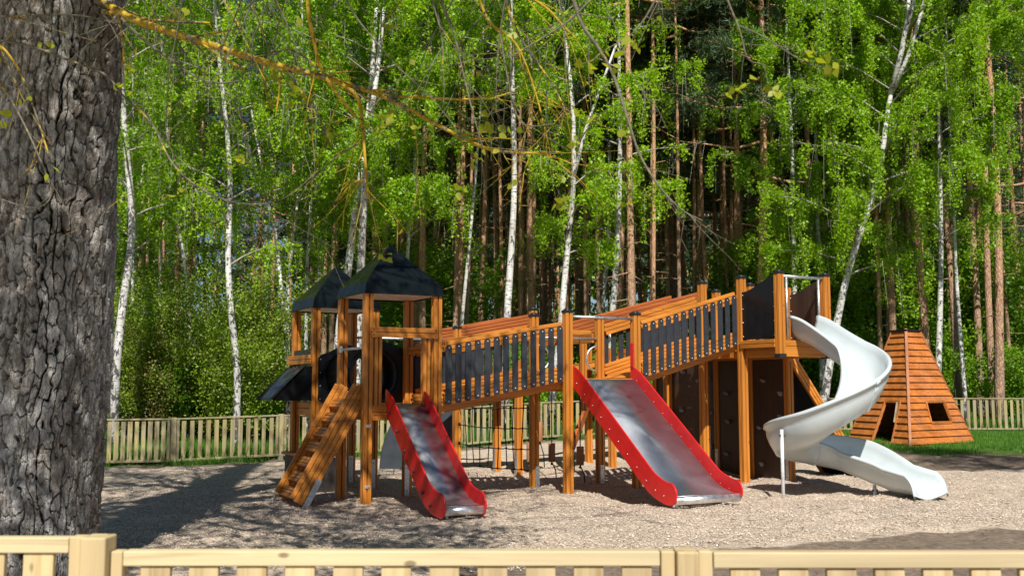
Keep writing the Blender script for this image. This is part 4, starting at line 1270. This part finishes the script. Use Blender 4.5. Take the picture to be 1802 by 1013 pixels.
# ------------------------------------------------------------------ pines
PC = [pine_crown(60, 20, 9.0, 2.4, 30), pine_crown(61, 21, 11, 2.2, 26), pine_crown(62, 19, 7.2, 2.6, 34), pine_crown(63, 22, 12.5, 2.3, 24)]
PH = [20, 21, 19, 22]
PT = []
for k in range(4):
    zs = np.linspace(-.2, PH[k], 18)
    mb = MB().tube([(.10*math.sin(z*.35+k*2), .1*math.cos(z*.3+k), z) for z in zs], [max(.02, .155*(1-z/PH[k]*.85)+.05*math.exp(-max(z, 0)*2)) for z in zs], 10)
    r_ = random.Random(k)
    for q in range(9):
        z = r_.uniform(2.5, 10); a = r_.uniform(0, 6.28); ln = r_.uniform(.3, 1.1)
        mb.tube([(0, 0, z), (math.cos(a)*ln, math.sin(a)*ln, z+r_.uniform(-.2, .2))], [.02, .006], 4)
    PT.append(mb.mesh('trunk', M_PINE))
def pine(x, y, k, label, group=None, sc=1, rz=0, tilt=(0, 0), thick=1.0):
    b, n_ = PC[k]
    o = tree('pine_tree', (x, y, tzf(x, y)), None, [('branches', b), ('needles', n_)], label, 'pine tree', group, rz=rz, sc=sc, tilt=tilt)
    t = link('trunk', PT[k], o); t.scale = (thick, thick, 1)
    return o
named_p = [(740, 46, 30, 13, 'straight orange pine trunk just right of the front roof apex', 1, .02),
 (806, 0, 31, 11, 'orange pine leaning slightly right beside the slim grey birch', 0, .03),
 (938, 0, 31, 12, 'pale orange pine trunk directly behind a capped post of the first bridge', 3, .005),
 (1114, 0, 27, 14, 'stout scaly pine trunk above the middle platform', 1, .01),
 (1147, 0, 29, 8, 'thin dark pine trunk right next to the stout scaly pine', 3, .015),
 (1340, 0, 29, 17, 'tall thick orange pine rising left of the highest platform', 2, .012),
 (1298, 0, 34, 12, 'brown pine trunk left of the tall thick orange pine', 0, .01),
 (1572, 0, 30, 13, 'grey barked pine trunk right above the tip of the wooden hut', 3, .0),
 (1625, 0, 31, 11, 'dark pine trunk just right of the wooden hut tip', 1, .0),
 (1665, 0, 34, 11, 'brown pine trunk over the right slope of the wooden hut', 0, .005),
 (1712, 0, 33, 12, 'pine trunk standing right of the wooden hut', 3, .005),
 (1754, 0, 29, 15, 'thick dark pine trunk near the right edge of the picture', 1, .003),
 (1815, 0, 30, 11, 'pine at the right edge leaning to the left', 2, -.05),
 (1235, 0, 36, 9, 'slender pine trunk over the second bridge', 1, .0),
 (1170, 0, 38, 9, 'reddish pine trunk between stout scaly pine and second bridge', 0, .01),
 (870, 0, 36, 8, 'slim brown pine left of the sturdy white birch', 3, .0),
 (1055, 0, 35, 9, 'brown pine trunk right of the forked white birch', 2, .0)]
for i, (xp, _, Y, wp, lab, k, tl) in enumerate(named_p):
    x = (xp-901)/F*Y*1.005; th = (wp/2/F*Y)/.135
    pine(x, Y, k, lab, None, 1, i*1.3, (0, tl), th)
re_ = random.Random(88)
for k in range(16):
    Y = re_.uniform(28.3, 35); xp = 745+k*41+re_.uniform(-14, 14); x = (xp-901)/F*Y
    pine(x, Y, re_.choice((1, 3)), 'slim sunlit pine trunk at the forest edge behind the bridges', 'pines at the forest edge behind the bridges', re_.uniform(.9, 1.05), re_.uniform(0, 6.28), (re_.uniform(-.015, .015), re_.uniform(-.03, .03)), re_.uniform(.4, .68))
for k in range(11):
    Y = re_.uniform(28.5, 37); xp = 1475+k*33+re_.uniform(-12, 12); x = (xp-901)/F*Y
    pine(x, Y, re_.choice((1, 3)), 'dark slender pine trunk in the wood behind the hut and spiral slide', 'pines behind the hut', re_.uniform(.9, 1.05), re_.uniform(0, 6.28), (re_.uniform(-.015, .015), re_.uniform(-.03, .03)), re_.uniform(.5, .85))
rp_ = random.Random(77); placed = []
cnt = 0
while cnt < 240:
    Y = rp_.triangular(31, 88, 42); X = rp_.uniform(-.52, .53)*Y
    if X < -.08*Y and Y < 46 and rp_.random() < .8: continue
    if -.33*Y < X < -.20*Y and rp_.random() < .8: continue
    if any((X-a)**2+(Y-b)**2 < 2.2 for a, b in placed): continue
    placed.append((X, Y)); cnt += 1
    pine(X, Y, rp_.randrange(4), 'tall pine with a bare reddish trunk, one of many deeper in the forest', 'background pines in the forest', rp_.uniform(.85, 1.15), rp_.uniform(0, 6.28),
         (rp_.uniform(-.02, .02), rp_.uniform(-.025, .025)), rp_.uniform(.5, .95))

for i, (x, y, k, lab) in enumerate(((11.6, 9.3, 3, 'young pine outside the playground on the right nearer the camera'), (9.9, 10.9, 3, 'young pine outside the playground on the right farther from the camera'))):
    pine(x, y, k, lab, sc=.6)

# ------------------------------------------------------------------ shrubs and saplings
BS = [bush(1, 4.0, 1.5, 15000, LEAF_OLIVE, 16, (.030, .02)), bush(2, 2.2, 1.3, 12000, LEAF_GREEN, 9, (.038, .026)), bush(3, 3.8, 1.9, 13000, LEAF_GREEN, 12, (.055, .038)), bush(4, 5.2, 2.3, 20000, LEAF_GREEN, 14, (.055, .04)),
      bush(5, 3.2, 1.3, 9000, LEAF_RUST, 22, (.026, .018)), bush(6, 1.2, .8, 6000, LEAF_GREEN, 8, (.034, .024))]
def shrub(k, x, y, sc, label, group, rz):
    a, b = BS[k]
    return tree('shrub', (x, y, tzf(x, y)), None, [('stems', a), ('leaves', b)], label, 'shrub', group, rz=rz, sc=sc)
rq = random.Random(5)
for k in range(19):   # olive thicket on the left
    Y = rq.uniform(24.5, 33); xp = rq.uniform(215, 515); x = (xp-901)/F*Y
    shrub(rq.choice((0, 0, 4, 1, 5, 0)), x, Y, rq.uniform(.75, 1.15), 'olive brown shrub in the thicket behind the left part of the fence', 'thicket shrubs behind the left fence', rq.uniform(0, 6))
for k in range(14):   # low bright saplings by the fence
    Y = rq.uniform(24.5, 30); xp = rq.uniform(530, 1250); x = (xp-901)/F*Y
    shrub(rq.choice((1, 5, 1)), x, max(Y, float(np.interp(x, fx, fy))+1.2), rq.uniform(.7, 1.1), 'fresh green sapling standing behind the fence in the middle', 'saplings behind the middle fence', rq.uniform(0, 6))
for k in range(13):   # tall leafy young trees on the right
    Y = rq.uniform(28.8, 37); xp = rq.uniform(1340, 1840); x = (xp-901)/F*Y
    shrub(rq.choice((2, 3, 3, 1)), x, Y, rq.uniform(.8, 1.15), 'leafy young deciduous tree in the wood behind the hut and spiral slide', 'young trees behind the hut', rq.uniform(0, 6))
for k in range(60):   # forest understorey
    Y = rq.uniform(33, 66); x = rq.uniform(-.5, .52)*Y
    shrub(rq.choice((1, 2, 3, 2, 0)), x, Y, rq.uniform(.7, 1.2), 'green undergrowth bush between the pines deeper in the forest', 'undergrowth bushes between the pines', rq.uniform(0, 6))

n = 90000
px = rs.uniform(-60, 62, n); py = rs.uniform(66, 89, n)
zq = rs.exponential(2.6, n); kk = (zq < 11) & (vnoise(px*.5, zq*.6, 18) > .25)
tag(link('far_thicket', quad_mesh('far_thicket', leaf_quads(np.stack([px, py, zq], -1)[kk], .22, .15, rs), LEAF_GREEN)), 'distant green thicket filling the space between the pine trunks', 'far thicket', kind='stuff')
# forest floor greenery and the far wood
n = 60000
px = rs.uniform(-45, 48, n); py = rs.uniform(30, 90, n)
c = np.stack([px, py, tz(px, py)+rs.exponential(.22, n)], -1)
tag(link('forest_floor_plants', quad_mesh('forest_floor_plants', leaf_quads(c, .14, .09, rs), GRASS_DRY)), 'low green plants and litter covering the forest floor', 'ground cover', kind='stuff')
mb = MB(); rr_ = random.Random(9)
for k in range(230):
    x = rr_.uniform(-66, 66); y = rr_.uniform(90, 125); r_ = rr_.uniform(.12, .2)
    mb.tube([(x, y, -.5), (x+rr_.uniform(-.5, .5), y, 12), (x+rr_.uniform(-.8, .8), y, 21)], [r_, r_*.7, r_*.3], 5)
n = 150000
px = rs.uniform(-68, 68, n); py = rs.uniform(90, 125, n)
zz = np.where(rs.rand(n) < .72, 9+13*rs.beta(2, 2.2, n)+3*vnoise(px*.2, py*.2, 4), rs.exponential(1.8, n))
kk = (vnoise(px*.45, zz*.45, 8) > .24) & ~((px/py > -.34) & (px/py < -.22) & (zz > 13+3*vnoise(px*.3, py*.3, 2)))
c = np.stack([px, py, zz], -1)[kk]
wood_me = quad_mesh('far_wood', leaf_quads(c, .34, .2, rs), LEAF_PINE)
fw = link('far_wood', wood_me); tag(fw, 'far mass of dark pine crowns closing the forest at the back', 'far wood', kind='stuff')
fo = mb.build('trunks', M_PINE, fw)
tag(fo, kind='stuff')

# ------------------------------------------------------------------ the big furrowed tree in the foreground
def big_tree():
    Yb = 8.27; cx0 = -3.75; root = empty('old_tree', (cx0, Yb, 0))
    tag(root, 'huge old tree with deeply furrowed bark and lichen covered drooping branches in the left foreground', 'tree')
    H = 7.4; na, nz_ = 700, 1050
    th = np.linspace(0, 2*PI, na, endpoint=False); z = np.linspace(-.3, H, nz_)
    TH_, ZZ = np.meshgrid(th, z)
    Rb = .405+.04*sstep(.3, 2.5, ZZ)+.05*sstep(4.3, 7, ZZ)+.018*np.sin(TH_*3+ZZ*.5)+.012*np.sin(TH_*5-ZZ*.8)
    s = TH_*.415                                   # arc length, circumference 2.607
    per = 2*PI*.415; ncol = 42; cw_ = per/ncol; chh = .18
    # winding vertical furrows: columns whose borders wander with height
    wob = (vnoise(ZZ*1.7+np.floor(TH_*0), s*0+3, 3)-.5)*0
    wx = s+(vnoise(s*9, ZZ*2.4, 3)-.5)*.10+(vnoise(s*26, ZZ*9, 5)-.5)*.040+(vnoise(s*60, ZZ*26, 15)-.5)*.014
    blend = sstep(per-.18, per, s); wx = wx*(1-blend)+s*blend; wx = np.where(s < .18, s+(wx-s)*sstep(0, .18, s), wx)
    gx_ = wx/cw_; i0 = np.floor(gx_); best1 = np.full(s.shape, 9.); best2 = np.full(s.shape, 9.); idc = np.zeros(s.shape)
    for di in (-2, -1, 0, 1, 2):
        ci = i0+di; cm = ci % ncol
        off = (vnoise(cm*7.31+.5, ZZ*2.6, 21)-.5)*.95
        wgt = .6+.8*vnoise(cm*3.7+.5, ZZ*1.6, 22)
        d = np.abs(ci+.5+off-gx_)/wgt
        nearer = d < best1
        best2 = np.where(nearer, best1, np.minimum(best2, d)); idc = np.where(nearer, cm, idc); best1 = np.where(nearer, d, best1)
    vedge = np.clip((best2-best1)*1.15, 0, 1)
    # short cross cracks inside each column
    zz2 = ZZ/chh*(.8+.5*_h(idc, idc*0, 9.))+_h(idc, idc*0+1, 9.)*9+(vnoise(s*26, ZZ*8, 6)-.5)*.8+(vnoise(s*70, ZZ*20, 16)-.5)*.3
    j0 = np.floor(zz2); jj = np.zeros(s.shape); z1 = np.full(s.shape, 9.); z2 = np.full(s.shape, 9.)
    for dj in (-1, 0, 1):
        cj = j0+dj; d = np.abs(cj+.5+(_h(idc, cj, 11.)-.5)*.8-zz2); nearer = d < z1
        z2 = np.where(nearer, z1, np.minimum(z2, d)); jj = np.where(nearer, cj, jj); z1 = np.where(nearer, d, z1)
    hedge = np.clip((z2-z1)*1.6, 0, 1)
    idv = _h(idc, jj, 5.)
    va = np.clip(vedge/(.16+.16*vnoise(s*20, ZZ*6, 41)), 0, 1); ha = np.clip(hedge/.16, 0, 1)
    hd = .25+_h(idc, jj, 33.)*.7
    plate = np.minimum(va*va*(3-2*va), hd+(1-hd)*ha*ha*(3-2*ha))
    tiltz = (_h(idc, jj, 51.)-.35)*(zz2-jj-.5)*.030+(_h(idc, jj, 52.)-.5)*best1*.03
    # fine cracks
    fine = vnoise(s*70, ZZ*22, 6)*.55+vnoise(s*150, ZZ*70, 7)*.45
    ridge = vnoise(s*11+np.sin(ZZ*2)*.8, ZZ*1.3, 12)
    disp = (plate-.7)*.082+idv*.024*plate+tiltz*plate+(fine-.5)*.011+(ridge-.5)*.03
    RR = Rb+disp
    X = RR*np.cos(TH_)-.025+.03*sstep(.2, 3, ZZ)+.02*np.clip(ZZ-3.5, 0, 9); Yy = RR*np.sin(TH_)
    co = np.stack([X, Yy, ZZ], -1).reshape(-1, 3)
    ii = np.arange(na*nz_).reshape(nz_, na)
    q = np.stack([ii[:-1], np.roll(ii[:-1], -1, 1), np.roll(ii[1:], -1, 1), ii[1:]], -1).reshape(-1, 4)
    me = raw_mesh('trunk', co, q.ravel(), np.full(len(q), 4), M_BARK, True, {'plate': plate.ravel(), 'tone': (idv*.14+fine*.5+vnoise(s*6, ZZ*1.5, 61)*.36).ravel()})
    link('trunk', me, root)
    O = Vector((cx0, Yb, 0)); rt = random.Random(17)
    V = []; 
    state = {'mb': MB(), 'li': [], 'leaves': []}
    def addtube(pts, rads, li, n=6):
        mb = state['mb']; b = len(mb.v); mb.tube([p-O for p in pts], rads, n, False); state['li'] += [li]*(len(mb.v)-b)
    def smooth(pts, it=1):
        for _ in range(it):
            o = [pts[0]]
            for a, b in zip(pts[:-1], pts[1:]): o += [a*.75+b*.25, a*.25+b*.75]
            o.append(pts[-1]); pts = o
        return pts
    def twig(p, d, ln, r, lev, li, droop=.35, leafy=.3):
        n = max(3, int(ln/.12)); pts = [p]; d = d.normalized()
        curl = Vector((rt.uniform(-1, 1), rt.uniform(-1, 1), rt.uniform(-.3, .6)))*.14
        for i in range(n):
            d = (d+Vector((rt.uniform(-.12, .12), rt.uniform(-.12, .12), rt.uniform(-.10, .10)-droop*.10))+curl*.6).normalized()
            pts.append(pts[-1]+d*ln/n)
        addtube(pts, [r*(1-.75*i/n) for i in range(n+1)], li+rt.uniform(-.15, .15), 5 if r > .006 else 4)
        if lev > 0:
            for k in range(max(1, int(ln*rt.uniform(2.0, 3.6)))):
                j = rt.randrange(1, n); dd = (pts[j+1]-pts[j]).normalized()+Vector((rt.uniform(-1, 1), rt.uniform(-1, 1), rt.uniform(-.9, .5)))*.9
                twig(pts[j], dd, ln*rt.uniform(.25, .55), r*rt.uniform(.45, .65), lev-1, li-.1, droop, leafy)
        if rt.random() < leafy:
            e = pts[-1]
            for k in range(rt.randint(2, 5)): state['leaves'].append(e+Vector((rt.uniform(-.05, .05), rt.uniform(-.05, .05), rt.uniform(-.05, .03))))
        return pts
    def limb(px, r0, r1, li, sub=10, lev=1, sl=(.25, .8), leafy=.15, droop=.4):
        pts = smooth([at(x, y, Y) for (x, y, Y) in px], 2); n = len(pts)
        addtube(pts, [r0+(r1-r0)*i/(n-1) for i in range(n)], li, 8)
        for k in range(sub):
            j = rt.randrange(2, n-1); d = (pts[j+1]-pts[j]).normalized()
            d = d*.6+Vector((rt.uniform(-1, 1), rt.uniform(-1, .6), rt.uniform(-1, .5)))*.8
            twig(pts[j], d, rt.uniform(*sl), max(.0022, (r0+(r1-r0)*j/n)*.42), lev, li, droop, leafy)
        return pts
    # main dead limb crossing the picture
    limb([(150, -20, 8.1), (215, 28, 7.9), (300, 58, 7.7), (380, 82, 7.6), (450, 105, 7.4), (540, 128, 7.2), (620, 150, 7.0), (690, 175, 6.9), (770, 220, 6.8), (850, 262, 6.7), (905, 270, 6.7), (985, 268, 6.6)], .034, .006, .62, 26, 1)
    limb([(180, 20, 7.95), (240, 34, 7.9), (300, 38, 7.8), (370, 41, 7.7)], .018, .008, .45, 3, 0)
    limb([(540, -60, 6.9), (541, 20, 6.9), (553, 75, 6.95), (562, 118, 7.0), (585, 155, 6.9), (605, 180, 6.9), (628, 208, 6.9)], .015, .009, .75, 6, 1)
    limb([(600, 148, 7.0), (628, 165, 6.9), (637, 200, 6.9), (640, 250, 6.85), (645, 310, 6.8), (648, 350, 6.8)], .016, .007, .8, 7, 1)
    limb([(636, 250, 6.85), (600, 270, 6.8), (565, 300, 6.75), (535, 330, 6.7)], .007, .003, .3, 4, 0)
    limb([(640, 318, 6.8), (620, 320, 6.8), (596, 352, 6.8)], .009, .006, .9, 1, 0)
    limb([(700, 170, 6.9), (760, 172, 6.8), (820, 176, 6.75), (870, 172, 6.7), (905, 162, 6.65)], .010, .005, .8, 4, 1)
    limb([(812, 238, 6.8), (850, 232, 6.7), (875, 233, 6.65)], .007, .004, .8, 1, 0)
    limb([(905, 270, 6.7), (960, 270, 6.6), (1010, 290, 6.5)], .006, .003, .9, 2, 0)
    limb([(560, 120, 7.0), (530, 95, 7.0), (500, 85, 7.0), (478, 100, 7.0)], .009, .005, .4, 2, 0)
    limb([(430, -30, 7.0), (452, 30, 7.0), (470, 80, 7.1), (480, 102, 7.2)], .007, .005, .4, 4, 1)
    limb([(492, 128, 7.2), (492, 160, 7.1), (486, 198, 7.1)], .008, .006, 1.0, 0, 0)
    # grey arcs
    limb([(210, 30, 6.8), (260, 78, 6.6), (310, 112, 6.4), (350, 140, 6.3), (385, 148, 6.2), (418, 143, 6.2)], .011, .004, -.1, 5, 1)
    limb([(-20, 70, 6.0), (50, 78, 6.0), (130, 110, 6.0), (190, 130, 6.0), (215, 170, 5.9), (270, 215, 5.8), (300, 290, 5.7), (360, 340, 5.6), (430, 362, 5.6), (500, 355, 5.5), (560, 300, 5.5)], .008, .003, .25, 7, 1)
    limb([(-20, 120, 5.6), (30, 190, 5.6), (80, 300, 5.5), (95, 350, 5.5), (60, 370, 5.5), (0, 350, 5.5)], .006, .003, .15, 6, 1)
    limb([(-20, 60, 5.8), (30, 110, 5.8), (60, 190, 5.8), (85, 270, 5.7)], .008, .004, .6, 5, 1)
    limb([(0, 30, 5.9), (60, 28, 5.9), (130, 24, 5.9), (215, 44, 6.0)], .007, .004, .3, 6, 1)
    # right hand hanging branches
    limb([(990, -40, 5.0), (1010, 0, 5.0), (1020, 40, 5.0), (1050, 80, 5.0), (1075, 120, 5.0), (1092, 170, 4.95), (1108, 220, 4.9), (1125, 275, 4.9), (1160, 330, 4.85), (1200, 372, 4.8), (1236, 388, 4.8)], .011, .003, .05, 10, 1, (.15, .5))
    limb([(1272, -20, 4.6), (1290, 25, 4.6), (1305, 62, 4.6), (1314, 108, 4.6), (1345, 114, 4.6)], .006, .002, -.1, 2, 1, (.1, .3), .8)
    limb([(1298, 45, 4.6), (1340, 62, 4.6), (1385, 92, 4.6), (1420, 112, 4.6), (1448, 120, 4.6)], .0045, .002, .0, 3, 0, (.08, .2), 1)
    limb([(830, -40, 5.8), (850, 20, 5.8), (865, 45, 5.8), (905, 70, 5.8), (925, 110, 5.8), (945, 170, 5.8), (960, 230, 5.7)], .010, .003, .7, 9, 1)
    limb([(880, -40, 5.6), (900, 40, 5.6), (930, 90, 5.6), (960, 130, 5.6), (985, 170, 5.5), (1000, 210, 5.5)], .009, .003, .5, 9, 1)
    limb([(900, -20, 5.3), (960, 10, 5.3), (990, 45, 5.3), (1015, 70, 5.3)], .008, .003, .8, 5, 1)
    limb([(760, -30, 5.6), (800, 60, 5.6), (815, 130, 5.6), (835, 210, 5.5), (850, 260, 5.5)], .006, .002, .1, 6, 1)
    limb([(880, 60, 5.4), (890, 120, 5.4), (905, 200, 5.4), (925, 225, 5.4), (975, 218, 5.4)], .006, .002, -.1, 3, 1)
    limb([(1060, -20, 5.2), (1000, 40, 5.2), (950, 70, 5.2), (900, 100, 5.2)], .007, .003, .3, 8, 1)
    limb([(600, -20, 5.6), (625, 30, 5.6), (650, 60, 5.6), (700, 120, 5.6), (760, 170, 5.6), (820, 250, 5.6)], .006, .0022, .2, 6, 1)
    limb([(1165, -20, 5.0), (1120, 60, 5.0), (1060, 90, 5.0), (1040, 110, 5.0)], .005, .002, .1, 4, 1, (.1, .4), .5)
    for k in range(34):   # random hanging twigs along the top
        x = rt.uniform(-10, 1180) if k < 24 else rt.uniform(210, 520); Y = rt.uniform(5.0, 7.4)
        twig(at(x, -30, Y), Vector((rt.uniform(-.7, .9), 0, -1)), rt.uniform(.35, 1.0), rt.uniform(.0035, .006), 2, rt.uniform(-.4, .45), .3, .15)
    mb = state['mb']
    me = mb.mesh('low_branches', M_LICHEN, False)
    a = me.attributes.new('lichen', 'FLOAT', 'POINT'); a.data.foreach_set('value', np.array(state['li'], np.float32))
    link('low_branches', me, root)
    # crown above the picture: limbs and twigs that throw the dappled shade
    state['mb'] = MB(); state['li'] = []
    limbs = []
    for k in range(30):
        az = R(-165+k*11)+rt.uniform(-.15, .15) if k < 22 else R(85+(k-22)*14); z0 = rt.uniform(5.4, 7.2) if k < 22 else rt.uniform(8.0, 9.6)
        d = Vector((math.cos(az), math.sin(az), 0)); Ll = rt.uniform(3.2, 5.6)
        pts = [O+Vector((0, 0, z0))+d*.2]
        for i in range(7):
            pts.append(pts[-1]+(d+Vector((rt.uniform(-.25, .25), rt.uniform(-.25, .25), rt.uniform(.0, .5) if i < 3 else rt.uniform(-.2, .15))))*Ll/7)
        addtube(smooth(pts, 1), [.085*(1-.12*i*7/13) if .085*(1-.12*i*7/13) > .01 else .01 for i in range(len(smooth(pts, 1)))], .2, 7)
        for i in range(2, 8):
            for q in range(5):
                twig(pts[i], Vector((rt.uniform(-1, 1), rt.uniform(-1, 1), rt.uniform(-.1, .7))), rt.uniform(.7, 1.7), .016, 2, .2, -.1, .6)
    me = state['mb'].mesh('crown_branches', M_LICHEN, False)
    a = me.attributes.new('lichen', 'FLOAT', 'POINT'); a.data.foreach_set('value', np.array(state['li'], np.float32))
    link('crown_branches', me, root)
    LC = np.array([tuple(p-O) for p in state['leaves']])
    n_ = len(LC); d = rs.normal(0, 1, (n_, 3)); d[:, 2] -= .8; d /= np.linalg.norm(d, axis=1)[:, None]
    e = rs.normal(0, 1, (n_, 3)); e -= d*(e*d).sum(1)[:, None]; e /= np.linalg.norm(e, axis=1)[:, None]; f = np.cross(d, e)
    sz = rs.uniform(.017, .030, n_)[:, None]; ring = []
    for (p, q) in ((-1, 0), (-.8, .5), (-.35, .85), (.3, .62), (1.15, 0), (.3, -.62), (-.35, -.85), (-.8, -.5)):
        ring.append(LC+d*sz*p+e*sz*q+f*sz*(abs(q)*.25))
    co_ = np.stack(ring, 1).reshape(-1, 3)
    link('leaves', raw_mesh('leaves', co_, np.arange(n_*8), np.full(n_, 8), LEAF_YELLOW), root)
    rc = np.random.RandomState(33); CC = []  # unattached leaf clusters added out of view to shade the trunk and gravel
    for k in range(250):
        c_ = np.array([rc.uniform(-1.5, 4.2), rc.uniform(-6.2, -.3), rc.uniform(5.0, 9.0)]) if k < 165 else np.array([rc.uniform(-.7, .9), rc.uniform(-5.5, -.9), rc.uniform(4.6, 8.2)]) if k < 188 else np.array([rc.uniform(-3.2, .2), rc.uniform(-1.5, 5.5), rc.uniform(7.8, 10.2)])
        if c_[2] < 2.5+.386*(c_[1]+Yb): continue
        CC.append(c_+rc.normal(0, 1, (85, 3))*np.array([.30, .30, .22]))
    link('crown_shade_leaves', quad_mesh('crown_shade_leaves', leaf_quads(np.concatenate(CC), .045, .036, rc), LEAF_YELLOW), root)
    # top fork of the trunk
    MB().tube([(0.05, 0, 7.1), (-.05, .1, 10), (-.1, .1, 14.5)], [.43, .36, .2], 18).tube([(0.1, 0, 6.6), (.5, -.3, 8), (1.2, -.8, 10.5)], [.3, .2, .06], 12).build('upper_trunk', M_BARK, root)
big_tree()
